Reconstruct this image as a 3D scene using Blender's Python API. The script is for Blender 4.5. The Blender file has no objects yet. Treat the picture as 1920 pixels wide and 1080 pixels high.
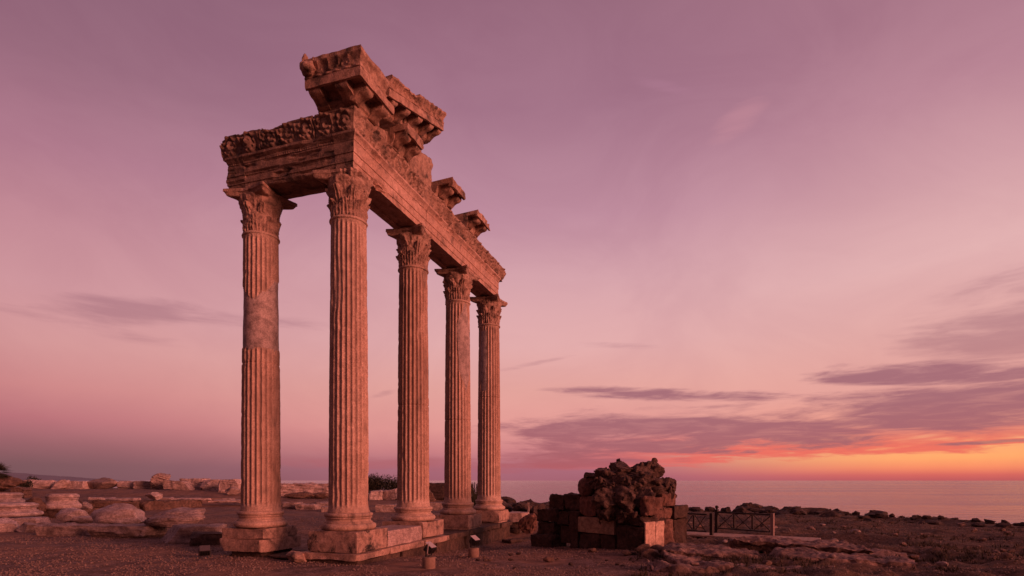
import bpy, bmesh, math, random
import numpy as np
from mathutils import Vector, Matrix, Euler

R = math.radians
scene = bpy.context.scene
col = scene.collection

# ------------------------------------------------------------------ camera
CAM_H, FPX = 1.84, 1052.0
cam_data = bpy.data.cameras.new('camera')
cam_data.sensor_width = 36.0
cam_data.lens = 36.0 * FPX / 1920.0
cam_data.shift_y = 361.0 / 1920.0
cam_data.clip_start = 0.1
cam_data.clip_end = 60000
cam = bpy.data.objects.new('camera', cam_data)
cam.location = (0, 0, CAM_H)
cam.rotation_euler = (R(90), 0, 0)
col.objects.link(cam)
scene.camera = cam
scene.view_settings.view_transform = 'Standard'
scene.view_settings.look = 'None'
scene.view_settings.exposure = 0.0
scene.view_settings.gamma = 1.0


def s2l(c):
    out = []
    for v in c:
        v /= 255.0
        out.append(v / 12.92 if v <= .04045 else ((v + .055) / 1.055) ** 2.4)
    return tuple(out) + (1.0,)


# ------------------------------------------------------------------ node helper
class NX:
    def __init__(s, nt):
        s.nt = nt

    def new(s, t, **kw):
        n = s.nt.nodes.new(t)
        for k, v in kw.items():
            setattr(n, k, v)
        return n

    def put(s, sock, v):
        if hasattr(v, 'is_output'):
            s.nt.links.new(v, sock)
        elif v is not None:
            sock.default_value = v

    def m(s, op, a, b=None, c=None, clamp=False):
        n = s.new('ShaderNodeMath', operation=op)
        n.use_clamp = clamp
        s.put(n.inputs[0], a)
        if b is not None: s.put(n.inputs[1], b)
        if c is not None: s.put(n.inputs[2], c)
        return n.outputs[0]

    def ss(s, v, a, b, lo=0.0, hi=1.0):
        n = s.new('ShaderNodeMapRange', interpolation_type='SMOOTHSTEP')
        s.put(n.inputs[0], v)
        for i, x in enumerate((a, b, lo, hi)):
            s.put(n.inputs[i + 1], x)
        return n.outputs[0]

    def ramp(s, f, stops):
        n = s.new('ShaderNodeValToRGB')
        e = n.color_ramp.elements
        while len(e) < len(stops):
            e.new(.5)
        for el, (p, c) in zip(e, stops):
            el.position = p
            el.color = c
        s.put(n.inputs[0], f)
        return n.outputs[0]

    def mix(s, f, a, b, mode='MIX'):
        n = s.new('ShaderNodeMix', data_type='RGBA', blend_type=mode)
        s.put(n.inputs[0], f)
        s.put(n.inputs[6], a)
        s.put(n.inputs[7], b)
        return n.outputs[2]

    def noise(s, vec, scale, detail=4, rough=.55, dist=0.0):
        n = s.new('ShaderNodeTexNoise')
        s.put(n.inputs['Vector'], vec)
        n.inputs['Scale'].default_value = scale
        n.inputs['Detail'].default_value = detail
        n.inputs['Roughness'].default_value = rough
        n.inputs['Distortion'].default_value = dist
        return n.outputs[0]

    def voro(s, vec, scale, feature='F1', out=0):
        n = s.new('ShaderNodeTexVoronoi', feature=feature)
        s.put(n.inputs['Vector'], vec)
        n.inputs['Scale'].default_value = scale
        return n.outputs[out]

    def xyz(s, x, y, z):
        n = s.new('ShaderNodeCombineXYZ')
        s.put(n.inputs[0], x); s.put(n.inputs[1], y); s.put(n.inputs[2], z)
        return n.outputs[0]

    def vmul(s, vec, k):
        n = s.new('ShaderNodeVectorMath', operation='MULTIPLY')
        s.put(n.inputs[0], vec)
        n.inputs[1].default_value = k
        return n.outputs[0]

    def sep(s, vec):
        n = s.new('ShaderNodeSeparateXYZ')
        s.put(n.inputs[0], vec)
        return n.outputs

    def bump(s, h, strength, dist, normal=None):
        n = s.new('ShaderNodeBump')
        n.inputs['Strength'].default_value = strength
        n.inputs['Distance'].default_value = dist
        s.put(n.inputs['Height'], h)
        if normal is not None: s.put(n.inputs['Normal'], normal)
        return n.outputs[0]


# ------------------------------------------------------------------ world: dusk sky by direction
SKY_K = 1.0
world = bpy.data.worlds.new('World')
scene.world = world
world.use_nodes = True
nt = world.node_tree
nt.nodes.clear()
w = NX(nt)
tc = w.new('ShaderNodeTexCoord')
dx, dy, dz = w.sep(tc.outputs['Generated'])
az = w.m('ARCTAN2', dx, dy)
rr = w.m('SQRT', w.m('ADD', w.m('MULTIPLY', dx, dx), w.m('MULTIPLY', dy, dy)))
te = w.m('DIVIDE', dz, w.m('MAXIMUM', rr, .001))
tev = w.m('MAXIMUM', te, 0.0)
warp = w.noise(w.xyz(w.m('SINE', az), w.m('COSINE', az), w.m('MULTIPLY', te, 2.0)), 2.2, 3, .5)
tew = w.m('ADD', tev, w.m('MULTIPLY', w.m('MULTIPLY', w.m('SUBTRACT', warp, .5), .16), tev))


def sky_ramp(st):
    return w.ramp(tew, [(p, s2l(c)) for p, c in st])


rampL = sky_ramp([(0, (120, 84, 90)), (.022, (124, 86, 91)), (.05, (150, 96, 103)), (.085, (184, 112, 120)), (.13, (202, 132, 134)),
                  (.19, (208, 147, 149)), (.27, (203, 146, 154)), (.36, (191, 134, 147)), (.47, (173, 119, 138)),
                  (.60, (150, 104, 123)), (1, (106, 72, 96))])
rampC = sky_ramp([(0, (164, 98, 112)), (.02, (170, 104, 119)), (.05, (204, 128, 132)), (.09, (226, 152, 147)),
                  (.16, (227, 163, 156)), (.24, (223, 168, 169)), (.36, (210, 159, 168)), (.47, (190, 139, 157)),
                  (.66, (162, 114, 135)), (.86, (149, 103, 123)), (1, (128, 84, 110))])
rampR = sky_ramp([(0, (188, 88, 92)), (.008, (214, 102, 94)), (.018, (246, 138, 100)), (.033, (255, 168, 106)),
                  (.05, (250, 168, 114)), (.075, (236, 152, 130)), (.14, (228, 162, 154)), (.21, (225, 168, 164)),
                  (.31, (222, 172, 174)), (.43, (205, 154, 163)), (.56, (184, 132, 148)), (.70, (166, 116, 134))])
rampB = sky_ramp([(0, (78, 49, 51)), (.1, (102, 63, 66)), (.3, (122, 77, 82)), (.6, (122, 81, 93)), (1, (126, 87, 103))])
c_lc = w.mix(w.ss(az, R(-46), R(-2)), rampL, rampC)
c_lcr = w.mix(w.ss(az, R(6), R(40)), c_lc, rampR)
aab = w.m('ABSOLUTE', w.m('SUBTRACT', az, R(14)))
c_all = w.mix(w.ss(aab, R(66), R(125)), c_lcr, rampB)

# clouds: soft banks placed by azimuth and elevation, broken up by stretched noise
cvec = w.xyz(w.m('MULTIPLY', w.m('SINE', az), 5.0), w.m('MULTIPLY', w.m('COSINE', az), 5.0), w.m('MULTIPLY', te, 36.0))
cn1 = w.noise(cvec, 1.0, 7, .58, .5)
cvec2 = w.xyz(w.m('MULTIPLY', w.m('SINE', az), 14.0), w.m('MULTIPLY', w.m('COSINE', az), 14.0), w.m('MULTIPLY', te, 95.0))
cn2 = w.noise(cvec2, 1.0, 5, .6, .6)
cn = w.m('ADD', w.m('MULTIPLY', w.m('SUBTRACT', cn1, .5), 2.9), w.m('MULTIPLY', w.m('SUBTRACT', cn2, .5), .9))


def dirpx(px, py):
    a = math.atan((px - 960) / FPX)
    return a, (901 - py) / FPX * math.cos(a)


def bank(px, py, hw, hh, slope, k):
    """one soft cloud bank: px,py its middle, hw,hh half sizes, slope in photo px per px"""
    a0, t0 = dirpx(px, py)
    a1, t1 = dirpx(px + hw, py)
    _, t2 = dirpx(px, py - hh)
    sa, st = a1 - a0, t2 - t0
    _, t3 = dirpx(px + hw, py + slope * hw)
    sl = (t3 - t0) / sa
    da = w.m('SUBTRACT', az, a0)
    dt = w.m('SUBTRACT', w.m('SUBTRACT', te, t0), w.m('MULTIPLY', da, sl))
    da = w.m('DIVIDE', da, sa)
    dt = w.m('DIVIDE', dt, st)
    q = w.m('ADD', w.m('MULTIPLY', da, da), w.m('MULTIPLY', dt, dt))
    return w.m('MULTIPLY', w.m('SUBTRACT', 1.25, q), k)


def max_of(lst):
    o = lst[0]
    for x in lst[1:]:
        o = w.m('MAXIMUM', o, x)
    return o


dense = max_of([w.m('MAXIMUM', b, -.8) for b in (
    bank(1760, 772, 430, 56, -.05, 1.0), bank(1400, 806, 420, 48, .0, 1.0), bank(1150, 806, 260, 26, -.02, .9), bank(1180, 835, 260, 26, 0, .8),
    bank(1120, 862, 260, 18, .0, .8), bank(1480, 842, 330, 9, -.06, .8), bank(1760, 702, 280, 26, -.03, .9),
    bank(1230, 740, 260, 13, .02, .8), bank(1870, 828, 150, 5, -.05, .7),
    bank(1960, 745, 180, 60, -.1, .8))])
cl_d = w.ss(w.m('ADD', dense, w.m('MULTIPLY', cn, 1.15)), .0, 1.05)
thin = max_of([w.m('MAXIMUM', b, -.8) for b in (
    bank(1900, 622, 280, 62, -.12, 1.05), bank(230, 582, 150, 30, .05, .85), bank(190, 618, 170, 13, .20, .42), bank(420, 600, 200, 12, .05, .4),
    bank(1150, 648, 90, 8, .0, .7), bank(720, 868, 330, 16, .02, .75), bank(1000, 682, 70, 5, -.2, .45),
    bank(720, 738, 30, 7, -.3, .5), bank(1900, 540, 200, 40, -.2, .4))])
cl_t = w.ss(w.m('ADD', thin, w.m('MULTIPLY', cn, .9)), .0, 1.3)
hi = bank(1385, 225, 60, 34, -.6, .7)
cl_h = w.ss(w.m('ADD', w.m('MAXIMUM', hi, -.8), w.m('MULTIPLY', cn, .5)), .1, 1.2)
hi2 = bank(1230, 158, 70, 14, .2, .6)
cl_h2 = w.ss(w.m('ADD', w.m('MAXIMUM', hi2, -.8), w.m('MULTIPLY', cn, .5)), .1, 1.2)
ccol = w.ramp(tev, [(0, s2l((186, 92, 98))), (.05, s2l((168, 98, 106))), (.12, s2l((164, 106, 116))), (.25, s2l((166, 114, 126))), (1, s2l((150, 104, 130)))])
mot = w.noise(w.xyz(w.m('MULTIPLY', w.m('SINE', az), 3.2), w.m('MULTIPLY', w.m('COSINE', az), 3.2), w.m('MULTIPLY', te, 5.0)), 1.0, 7, .6, .8)
mo = w.ss(mot, .3, .7)
c_all = w.mix(1.0, c_all, w.mix(mo, (.98, .975, .975, 1), (1.06, 1.09, 1.06, 1)), 'MULTIPLY')
c = w.mix(w.m('MULTIPLY', cl_t, .62), c_all, ccol)
c = w.mix(w.m('MULTIPLY', cl_d, w.ss(cn2, .25, .6, .70, .95)), c, ccol)
edge = w.m('MULTIPLY', w.m('MULTIPLY', cl_d, w.m('SUBTRACT', 1.0, cl_d)), 4.0)
eg = w.m('MULTIPLY', edge, w.m('MULTIPLY', w.ss(te, .088, .045), w.ss(az, R(2), R(24))))
c = w.mix(w.m('MULTIPLY', eg, .75), c, s2l((244, 104, 92)))
c = w.mix(w.m('MULTIPLY', cl_h, .32), c, s2l((214, 150, 160)))
c = w.mix(w.m('MULTIPLY', cl_h2, .25), c, s2l((190, 136, 160)))
# the afterglow round the set sun, beyond the right edge
ga = w.m('DIVIDE', w.m('SUBTRACT', az, R(72)), R(16))
gt = w.m('DIVIDE', w.m('SUBTRACT', te, .035), .07)
gl = w.m('EXPONENT', w.m('MULTIPLY', w.m('ADD', w.m('MULTIPLY', ga, ga), w.m('MULTIPLY', gt, gt)), -1.0))
c = w.mix(w.m('MULTIPLY', gl, w.m('SUBTRACT', .65, w.m('MULTIPLY', cl_d, .5))), c, (1.35, .58, .30, 1))
bg = w.new('ShaderNodeBackground')
bg.inputs['Strength'].default_value = SKY_K
w.put(bg.inputs['Color'], c)
wo = w.new('ShaderNodeOutputWorld')
nt.links.new(bg.outputs[0], wo.inputs['Surface'])

# ------------------------------------------------------------------ sun: the last low red light from the right
sun_data = bpy.data.lights.new('sun', 'SUN')
sun_data.energy = 3.7
sun_data.color = (1.0, .335, .245)
sun_data.angle = R(20)
sun = bpy.data.objects.new('sun', sun_data)
SUN_AZ, SUN_EL = R(121), R(10)
sd = Vector((math.sin(SUN_AZ) * math.cos(SUN_EL), math.cos(SUN_AZ) * math.cos(SUN_EL), math.sin(SUN_EL)))
sun.rotation_euler = sd.to_track_quat('Z', 'Y').to_euler()
sun.location = (60, 5, 20)
col.objects.link(sun)


# ------------------------------------------------------------------ numpy noise
def _hash(ix, iy, iz, seed):
    h = (ix.astype(np.int64) * 374761393 + iy.astype(np.int64) * 668265263 + iz.astype(np.int64) * 2147483647 + seed * 974634777) & 0xffffffff
    h = ((h ^ (h >> 13)) * 1274126177) & 0xffffffff
    h = ((h ^ (h >> 16)) * 2246822519) & 0xffffffff
    return ((h ^ (h >> 15)) & 0xffff) / 32767.5 - 1.0


def vn(p, seed=0):
    p = np.asarray(p, float)
    i = np.floor(p)
    f = p - i
    f = f * f * f * (f * (f * 6 - 15) + 10)
    x, y, z = i[..., 0], i[..., 1], i[..., 2]
    fx, fy, fz = f[..., 0], f[..., 1], f[..., 2]
    out = 0
    for a in (0, 1):
        wx = fx if a else 1 - fx
        for b in (0, 1):
            wy = fy if b else 1 - fy
            for d in (0, 1):
                wz = fz if d else 1 - fz
                out = out + wx * wy * wz * _hash(x + a, y + b, z + d, seed)
    return out


def fbm(p, octv=4, seed=0, rough=.5):
    p = np.asarray(p, float)
    o, a, s = 0, 1.0, 0.0
    for k in range(octv):
        o = o + a * vn(p * (2.03 ** k) + k * 17.3, seed + k)
        s += a
        a *= rough
    return o / s * 1.5


def sstep(x, a, b):
    t = np.clip((x - a) / (b - a), 0, 1)
    return t * t * (3 - 2 * t)


# ------------------------------------------------------------------ mesh builder
class MB:
    def __init__(s):
        s.v, s.f, s.m, s.n = [], [], [], 0

    def add(s, v, f, mi=0):
        v = np.asarray(v, float).reshape(-1, 3)
        s.v.append(v)
        k = s.n
        if isinstance(f, np.ndarray):
            s.f.extend((f + k).tolist())
        else:
            s.f.extend([tuple(i + k for i in q) for q in f])
        s.m.extend(mi if isinstance(mi, list) else [mi] * len(f))
        s.n += len(v)
        return s

    def grid(s, P, wrap_u=False, wrap_v=False, mi=0):
        n, m = P.shape[:2]
        I = np.arange(n * m).reshape(n, m)
        if wrap_u: I = np.vstack([I, I[:1]])
        if wrap_v: I = np.hstack([I, I[:, :1]])
        f = np.stack([I[:-1, :-1], I[1:, :-1], I[1:, 1:], I[:-1, 1:]], -1).reshape(-1, 4)
        return s.add(P.reshape(-1, 3), f, mi)

    def lathe(s, prof, n=48, center=(0, 0, 0), cap=True, dr=None):
        th = np.linspace(0, 2 * math.pi, n, endpoint=False)
        prof = np.asarray(prof, float)
        r = np.repeat(prof[:, :1], n, 1)
        z = np.repeat(prof[:, 1:2], n, 1)
        T = np.repeat(th[None, :], len(prof), 0)
        if dr is not None:
            r = r + dr(T, z, r)
        P = np.stack([r * np.cos(T) + center[0], r * np.sin(T) + center[1], z + center[2]], -1)
        b = s.n
        s.grid(P[:, ::-1], False, True)
        if cap:
            s.f.append(tuple(b + i for i in range(n)))
            s.f.append(tuple(b + (len(prof) - 1) * n + n - 1 - i for i in range(n)))
            s.m += [0, 0]
        return s

    def box(s, x0, x1, y0, y1, z0, z1, M=None, mi=0):
        v = np.array([(x, y, z) for z in (z0, z1) for y in (y0, y1) for x in (x0, x1)], float)
        if M is not None:
            v = np.array([M @ Vector(p) for p in v])
        return s.add(v, [(0, 2, 3, 1), (4, 5, 7, 6), (0, 1, 5, 4), (2, 6, 7, 3), (0, 4, 6, 2), (1, 3, 7, 5)], mi)

    def tube(s, pts, rad, n=8):
        pts = [Vector(p) for p in pts]
        rads = rad if isinstance(rad, (list, tuple)) else [rad] * len(pts)
        rings = []
        for i, p in enumerate(pts):
            d = (pts[min(i + 1, len(pts) - 1)] - pts[max(i - 1, 0)]).normalized()
            a = d.orthogonal().normalized() if abs(d.z) > .9 else d.cross(Vector((0, 0, 1))).normalized()
            b = d.cross(a)
            rings.append([p + (a * math.cos(2 * math.pi * k / n) + b * math.sin(2 * math.pi * k / n)) * rads[i] for k in range(n)])
        b0 = s.n
        s.grid(np.array([[tuple(q) for q in r] for r in rings]), False, True)
        s.f.append(tuple(b0 + i for i in range(n)))
        s.f.append(tuple(b0 + (len(pts) - 1) * n + n - 1 - i for i in range(n)))
        s.m += [0, 0]
        return s

    def build(s, name, mats, parent=None, angle=38, recalc=True, smooth=True):
        me = bpy.data.meshes.new(name)
        v = np.concatenate(s.v) if s.v else np.zeros((0, 3))
        me.from_pydata(v.tolist(), [], s.f)
        if not isinstance(mats, (list, tuple)): mats = [mats]
        for m_ in mats: me.materials.append(m_)
        if len(mats) > 1: me.polygons.foreach_set('material_index', s.m)
        if recalc:
            bm = bmesh.new(); bm.from_mesh(me)
            bmesh.ops.recalc_face_normals(bm, faces=bm.faces)
            bm.to_mesh(me); bm.free()
        if smooth:
            me.polygons.foreach_set('use_smooth', [True] * len(me.polygons))
            if angle < 179: me.set_sharp_from_angle(angle=R(angle))
        me.update()
        o = bpy.data.objects.new(name, me)
        col.objects.link(o)
        if parent is not None: o.parent = parent
        return o


def tag(o, label=None, cat=None, group=None, kind=None):
    if label: o['label'] = label
    if cat: o['category'] = cat
    if group: o['group'] = group
    if kind: o['kind'] = kind
    return o


def thing(name, label, cat, loc=(0, 0, 0), rz=0, group=None):
    o = bpy.data.objects.new(name, None)
    col.objects.link(o)
    o.location = loc
    o.rotation_euler = (0, 0, rz)
    o.empty_display_size = .3
    return tag(o, label, cat, group)


# shape generators -----------------------------------------------------------
def cube_shell(nx, ny, nz):
    def ax(n):
        q = np.linspace(-1, 1, n + 1)
        return .55 * np.sin(q * math.pi / 2) + .45 * q
    X, Y, Z = ax(nx), ax(ny), ax(nz)
    vs, fs, k = [], [], 0
    for (A, B, fixed, sgn) in (('y', 'z', 'x', -1), ('y', 'z', 'x', 1), ('x', 'z', 'y', -1), ('x', 'z', 'y', 1), ('x', 'y', 'z', -1), ('x', 'y', 'z', 1)):
        g = {'x': X, 'y': Y, 'z': Z}
        a, b = np.meshgrid(g[A], g[B], indexing='ij')
        P = np.zeros(a.shape + (3,))
        P[..., 'xyz'.index(A)] = a
        P[..., 'xyz'.index(B)] = b
        P[..., 'xyz'.index(fixed)] = sgn
        n, m = a.shape
        I = np.arange(n * m).reshape(n, m) + k
        f = np.stack([I[:-1, :-1], I[1:, :-1], I[1:, 1:], I[:-1, 1:]], -1).reshape(-1, 4)
        flip = (sgn > 0) == (fixed == 'y')
        if flip: f = f[:, ::-1]
        vs.append(P.reshape(-1, 3)); fs.append(f); k += n * m
    v, f = np.concatenate(vs), np.concatenate(fs)
    u, inv = np.unique(np.round(v, 6), axis=0, return_inverse=True)
    return u, inv.reshape(-1)[f]


def block(lo, hi, seed, rnd=.02, rough=.012, freq=3.0, res=.06, chips=3, chip=.06, planes=(), erode=0.0, maxn=26, strata=0.0):
    """a weathered stone block filling lo..hi: rounded and chipped edges, uneven faces, optional cut planes (n, d)"""
    lo, hi = np.array(lo, float), np.array(hi, float)
    c_, h = (lo + hi) / 2, (hi - lo) / 2
    n = [int(min(maxn, max(4, round(2 * x / res)))) for x in h]
    v, f = cube_shell(*n)
    p = v * h
    w_ = p + c_
    r = rnd * np.clip(.7 + 1.6 * fbm(w_ * 2.2, 3, seed + 5), .15, 3.0)
    r = np.minimum(r, h.min() * .9)[:, None]
    core = np.clip(p, -(h - r), h - r)
    d = p - core
    L = np.linalg.norm(d, axis=1, keepdims=True)
    nrm = np.where(L > 1e-6, d / np.maximum(L, 1e-6), np.sign(v) * (np.abs(v) > .999))
    p = np.where(L > 1e-6, core + nrm * r, p)
    rng = random.Random(seed * 7 + 3)
    pl = list(planes)
    for _ in range(chips):
        s_ = np.array([rng.choice((-1, 1)) for _ in range(3)]) * np.array([rng.uniform(.3, 1), rng.uniform(.3, 1), rng.uniform(.3, 1)])
        if rng.random() < .5: s_[rng.randrange(3)] *= .1
        s_ /= np.linalg.norm(s_)
        dmax = (np.abs(s_) * h).sum()
        pl.append((s_, dmax - chip * rng.uniform(.4, 1.5)))
    for nn, dd in pl:
        nn = np.array(nn, float); nn /= np.linalg.norm(nn)
        e = np.maximum(p @ nn - dd, 0)
        p = p - e[:, None] * nn
    q = p + c_
    dsp = rough * fbm(q * freq, 4, seed) + rough * .35 * fbm(q * freq * 5, 2, seed + 9)
    if erode:
        dsp = dsp - erode * sstep(fbm(q * 1.3, 3, seed + 21), .15, .7)
    if strata:
        dsp = dsp + strata * vn(np.stack([q[:, 0] * .8, q[:, 1] * .8, q[:, 2] * 13 + q[:, 0] * 1.2 + seed], -1), seed + 2) + strata * .6 * vn(np.stack([q[:, 0] * 2, q[:, 1] * 2 + seed, q[:, 2] * 30], -1), seed + 4)
    p = p + nrm * dsp[:, None]
    return p + c_, f


_ico = {}


def ico(sub):
    if sub not in _ico:
        bm = bmesh.new()
        bmesh.ops.create_icosphere(bm, subdivisions=sub, radius=1)
        _ico[sub] = (np.array([tuple(x.co) for x in bm.verts]), np.array([[q.index for q in x.verts] for x in bm.faces]))
        bm.free()
    return _ico[sub]


def rockv(size, seed, sub=4, rough=.12, cuts=9, cutd=.62, flat=.0, freq=1.6, strata=.026):
    v, f = ico(sub)
    rng = random.Random(seed * 13 + 1)
    p = v.copy() * (1 + .18 * fbm(v * 1.1, 2, seed + 3))[:, None]
    for _ in range(cuts):
        n = np.array([rng.gauss(0, 1) for _ in range(3)]); n /= np.linalg.norm(n)
        e = np.maximum(p @ n - rng.uniform(cutd, 1.0), 0)
        p = p - .92 * e[:, None] * n
    if flat:
        e = np.maximum(-p[:, 2] - flat, 0)
        p[:, 2] += e
    dsp = rough * (fbm(v * freq + seed * 3.1, 5, seed, .55))
    st = vn(np.stack([v[:, 0] * 1.1 + seed, v[:, 1] * 1.1, v[:, 2] * 6.5 + v[:, 0] * 1.5], -1), seed + 2) + .6 * vn(np.stack([v[:, 0] * 2.2, v[:, 1] * 2.2 + seed, v[:, 2] * 15 + v[:, 0] * 4], -1), seed + 6)
    dsp = dsp + strata * st - strata * 1.2 * sstep(np.abs(fbm(v * 1.5 + seed * 1.7, 3, seed + 8)), .10, .0)
    p = p * (1 + dsp)[:, None]
    return p * np.array(size) / 2, f


def place(v, loc=(0, 0, 0), rot=(0, 0, 0)):
    Rm = np.array(Euler(rot).to_matrix())
    return v @ Rm.T + np.array(loc)


def refine(prof, ml):
    out = []
    for i, (a, b) in enumerate(zip(prof[:-1], prof[1:])):
        n = max(1, int(math.ceil(math.hypot(b[0] - a[0], b[1] - a[1]) / ml)))
        for k in range(n):
            out.append((a[0] + (b[0] - a[0]) * k / n, a[1] + (b[1] - a[1]) * k / n))
    out.append(prof[-1])
    return np.array(out)


def sweep(outer, inner, a0, a1, side, step=.03, ml=.03, mitre0=False, disp=None, zslope=0.0, ragged=(.03, .03), seed=0, rough=.006, mb=None, z_at0=0.0):
    """a moulded beam: outer profile points (off, z) bottom to top, then inner points; runs a0..a1.
    side 'facade' maps (a, off) to (t=a, s=-off), 'flank' maps it to (t=-off, s=a)."""
    op = refine(outer, ml)
    prof = np.vstack([op, np.array(inner, float)])
    n = max(2, int(abs(a1 - a0) / step))
    tau = np.linspace(0, 1, n + 1)[:, None]
    off = np.repeat(prof[None, :, 0], n + 1, 0)
    z = np.repeat(prof[None, :, 1], n + 1, 0)
    q0 = np.stack([prof[:, 0] * 3, prof[:, 1] * 3, np.full(len(prof), seed * 3.7)], -1)
    st = -prof[:, 0] if mitre0 else a0 + ragged[0] * fbm(q0, 3, seed + 1)
    en = a1 + ragged[1] * fbm(q0 + 9.1, 3, seed + 2)
    A = st[None, :] + tau * (en - st)[None, :]
    mask = np.zeros(len(prof)); mask[:len(op)] = 1
    pos = np.stack([A, off, z], -1)
    fade = 1.0
    if mitre0: fade = sstep(A - st[None, :], 0.0, .16)
    d = rough * fbm(pos * 4, 4, seed) * np.where(mask > 0, 1, .6)[None, :]
    if disp is not None:
        d = d + disp(A, off, z) * mask[None, :]
    off = off + d * fade
    z2 = z + rough * .5 * fbm(pos * 5 + 31, 3, seed + 7) * fade + zslope * A + z_at0
    P = np.stack([A, -off, z2], -1) if side == 'facade' else np.stack([-off, A, z2], -1)
    mb = mb or MB()
    b = mb.n
    m_ = len(prof)
    mb.grid(P, False, True)
    if not mitre0:
        mb.f.append(tuple(b + i for i in range(m_))); mb.m.append(0)
    mb.f.append(tuple(b + n * m_ + m_ - 1 - i for i in range(m_))); mb.m.append(0)
    return mb


# ------------------------------------------------------------------ materials
def base_mat(name):
    m = bpy.data.materials.new(name)
    m.use_nodes = True
    n = NX(m.node_tree)
    b = m.node_tree.nodes['Principled BSDF']
    geo = n.new('ShaderNodeNewGeometry')
    return m, n, b, geo.outputs['Position']


def stone(name, c1, c2, stain, stain_amt=.5, scale=1.0, streak=False, bump=.35, pits=.5, rough=.85, vein=None, mott=.75):
    m, n, b, P = base_mat(name)
    V = n.vmul(P, (1, 1, .22)) if streak else P
    big = n.noise(V, .9 * scale, 6, .6, .4)
    mid = n.noise(P, 4.5 * scale, 6, .62, .2)
    fine = n.noise(P, 26 * scale, 5, .65)
    cc = n.mix(n.ss(big, .35, .65), c1 + (1,), c2 + (1,))
    cc = n.mix(n.m('MULTIPLY', n.ss(mid, .40, .64), mott), cc, tuple(x * .55 for x in c2) + (1,))
    if vein is not None:
        vv = n.noise(n.vmul(P, (1.2, 1.2, 7.0)), 1.6, 5, .6, 1.4)
        cc = n.mix(n.m('MULTIPLY', n.ss(n.m('ABSOLUTE', n.m('SUBTRACT', vv, .5)), .06, .0), .75), cc, vein + (1,))
    st = n.noise(V, 1.7 * scale, 8, .68, .6)
    sm = n.m('MULTIPLY', n.ss(n.m('ADD', st, n.m('MULTIPLY', n.m('SUBTRACT', fine, .5), .35)), .60 - .16 * stain_amt, .74 - .12 * stain_amt), min(1, .35 + stain_amt))
    cc = n.mix(sm, cc, stain + (1,))
    cc = n.mix(n.ss(fine, .3, .75), n.mix(1.0, cc, (.66, .63, .61, 1), 'MULTIPLY'), n.mix(1.0, cc, (1.22, 1.2, 1.18, 1), 'MULTIPLY'))
    pit = n.voro(P, 34 * scale)
    pm = n.m('MULTIPLY', n.ss(pit, .22, .05), n.ss(mid, .45, .7))
    cc = n.mix(n.m('MULTIPLY', pm, pits), cc, tuple(x * .35 for x in stain) + (1,))
    n.put(b.inputs['Base Color'], cc)
    b.inputs['Roughness'].default_value = rough
    b.inputs['Specular IOR Level'].default_value = .25
    h = n.m('ADD', n.m('MULTIPLY', mid, .6), n.m('SUBTRACT', n.m('MULTIPLY', fine, .35), n.m('MULTIPLY', pm, .5)))
    n.put(b.inputs['Normal'], n.bump(h, min(1, bump * 1.7), .08))
    return m


def speckle(name, dark, mid_, light, scale):
    m, n, b, P = base_mat(name)
    d = n.noise(P, 9, 4, .6)
    wv = n.new('ShaderNodeVectorMath', operation='ADD')
    n.put(wv.inputs[0], P)
    n.put(wv.inputs[1], n.vmul(n.noise(P, 14, 2), (.06, .06, .06)))
    cg = n.sep(n.voro(wv.outputs[0], scale, 'F1', 1))[0]
    cd_ = n.voro(wv.outputs[0], scale)
    cc = n.mix(n.ss(cg, .2, .75), dark + (1,), mid_ + (1,))
    cc = n.mix(n.ss(cg, .80, .93), cc, light + (1,))
    cc = n.mix(n.m('MULTIPLY', n.ss(d, .45, .65), .6), cc, dark + (1,))
    cc = n.mix(n.ss(n.m('MULTIPLY', cd_, 1.0), .45, .75), cc, tuple(x * .4 for x in dark) + (1,))
    n.put(b.inputs['Base Color'], cc)
    b.inputs['Roughness'].default_value = .92
    b.inputs['Specular IOR Level'].default_value = .2
    n.put(b.inputs['Normal'], n.bump(n.m('SUBTRACT', n.m('MULTIPLY', d, .5), cd_), .9, .05))
    return m


def simple(name, c1, c2, scale=8, rough=.7, bump=.2, metal=0.0, stretch=(1, 1, 1)):
    m, n, b, P = base_mat(name)
    a = n.noise(n.vmul(P, stretch), scale, 5, .6, .3)
    n.put(b.inputs['Base Color'], n.mix(n.ss(a, .3, .7), c1 + (1,), c2 + (1,)))
    b.inputs['Roughness'].default_value = rough
    b.inputs['Metallic'].default_value = metal
    b.inputs['Specular IOR Level'].default_value = .3
    n.put(b.inputs['Normal'], n.bump(a, bump, .02))
    return m


M = {}
M['column'] = stone('column_marble', (.57, .385, .305), (.46, .285, .215), (.085, .06, .05), .42, 1.0, True, .3, .5, mott=.36)
M['patch'] = stone('grey_marble_repair', (.50, .38, .345), (.38, .28, .255), (.14, .10, .085), .25, 1.3, True, .2, .2)
M['capital'] = stone('carved_marble', (.52, .335, .26), (.40, .24, .18), (.09, .062, .05), .35, 1.4, False, .45, .8)
M['architrave'] = stone('architrave_marble', (.60, .38, .30), (.48, .28, .21), (.06, .043, .036), .40, 1.2, False, .3, .4, mott=.5)
M['frieze'] = stone('frieze_marble', (.50, .32, .245), (.39, .235, .175), (.055, .04, .033), .52, 1.5, False, .5, .9)
M['cornice'] = stone('cornice_marble', (.53, .33, .25), (.40, .23, .165), (.055, .038, .03), .55, 1.3, False, .4, .7)
M['plinth'] = stone('plinth_marble', (.50, .31, .24), (.40, .245, .19), (.04, .03, .027), .48, 1.2, False, .35, .8)
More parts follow.
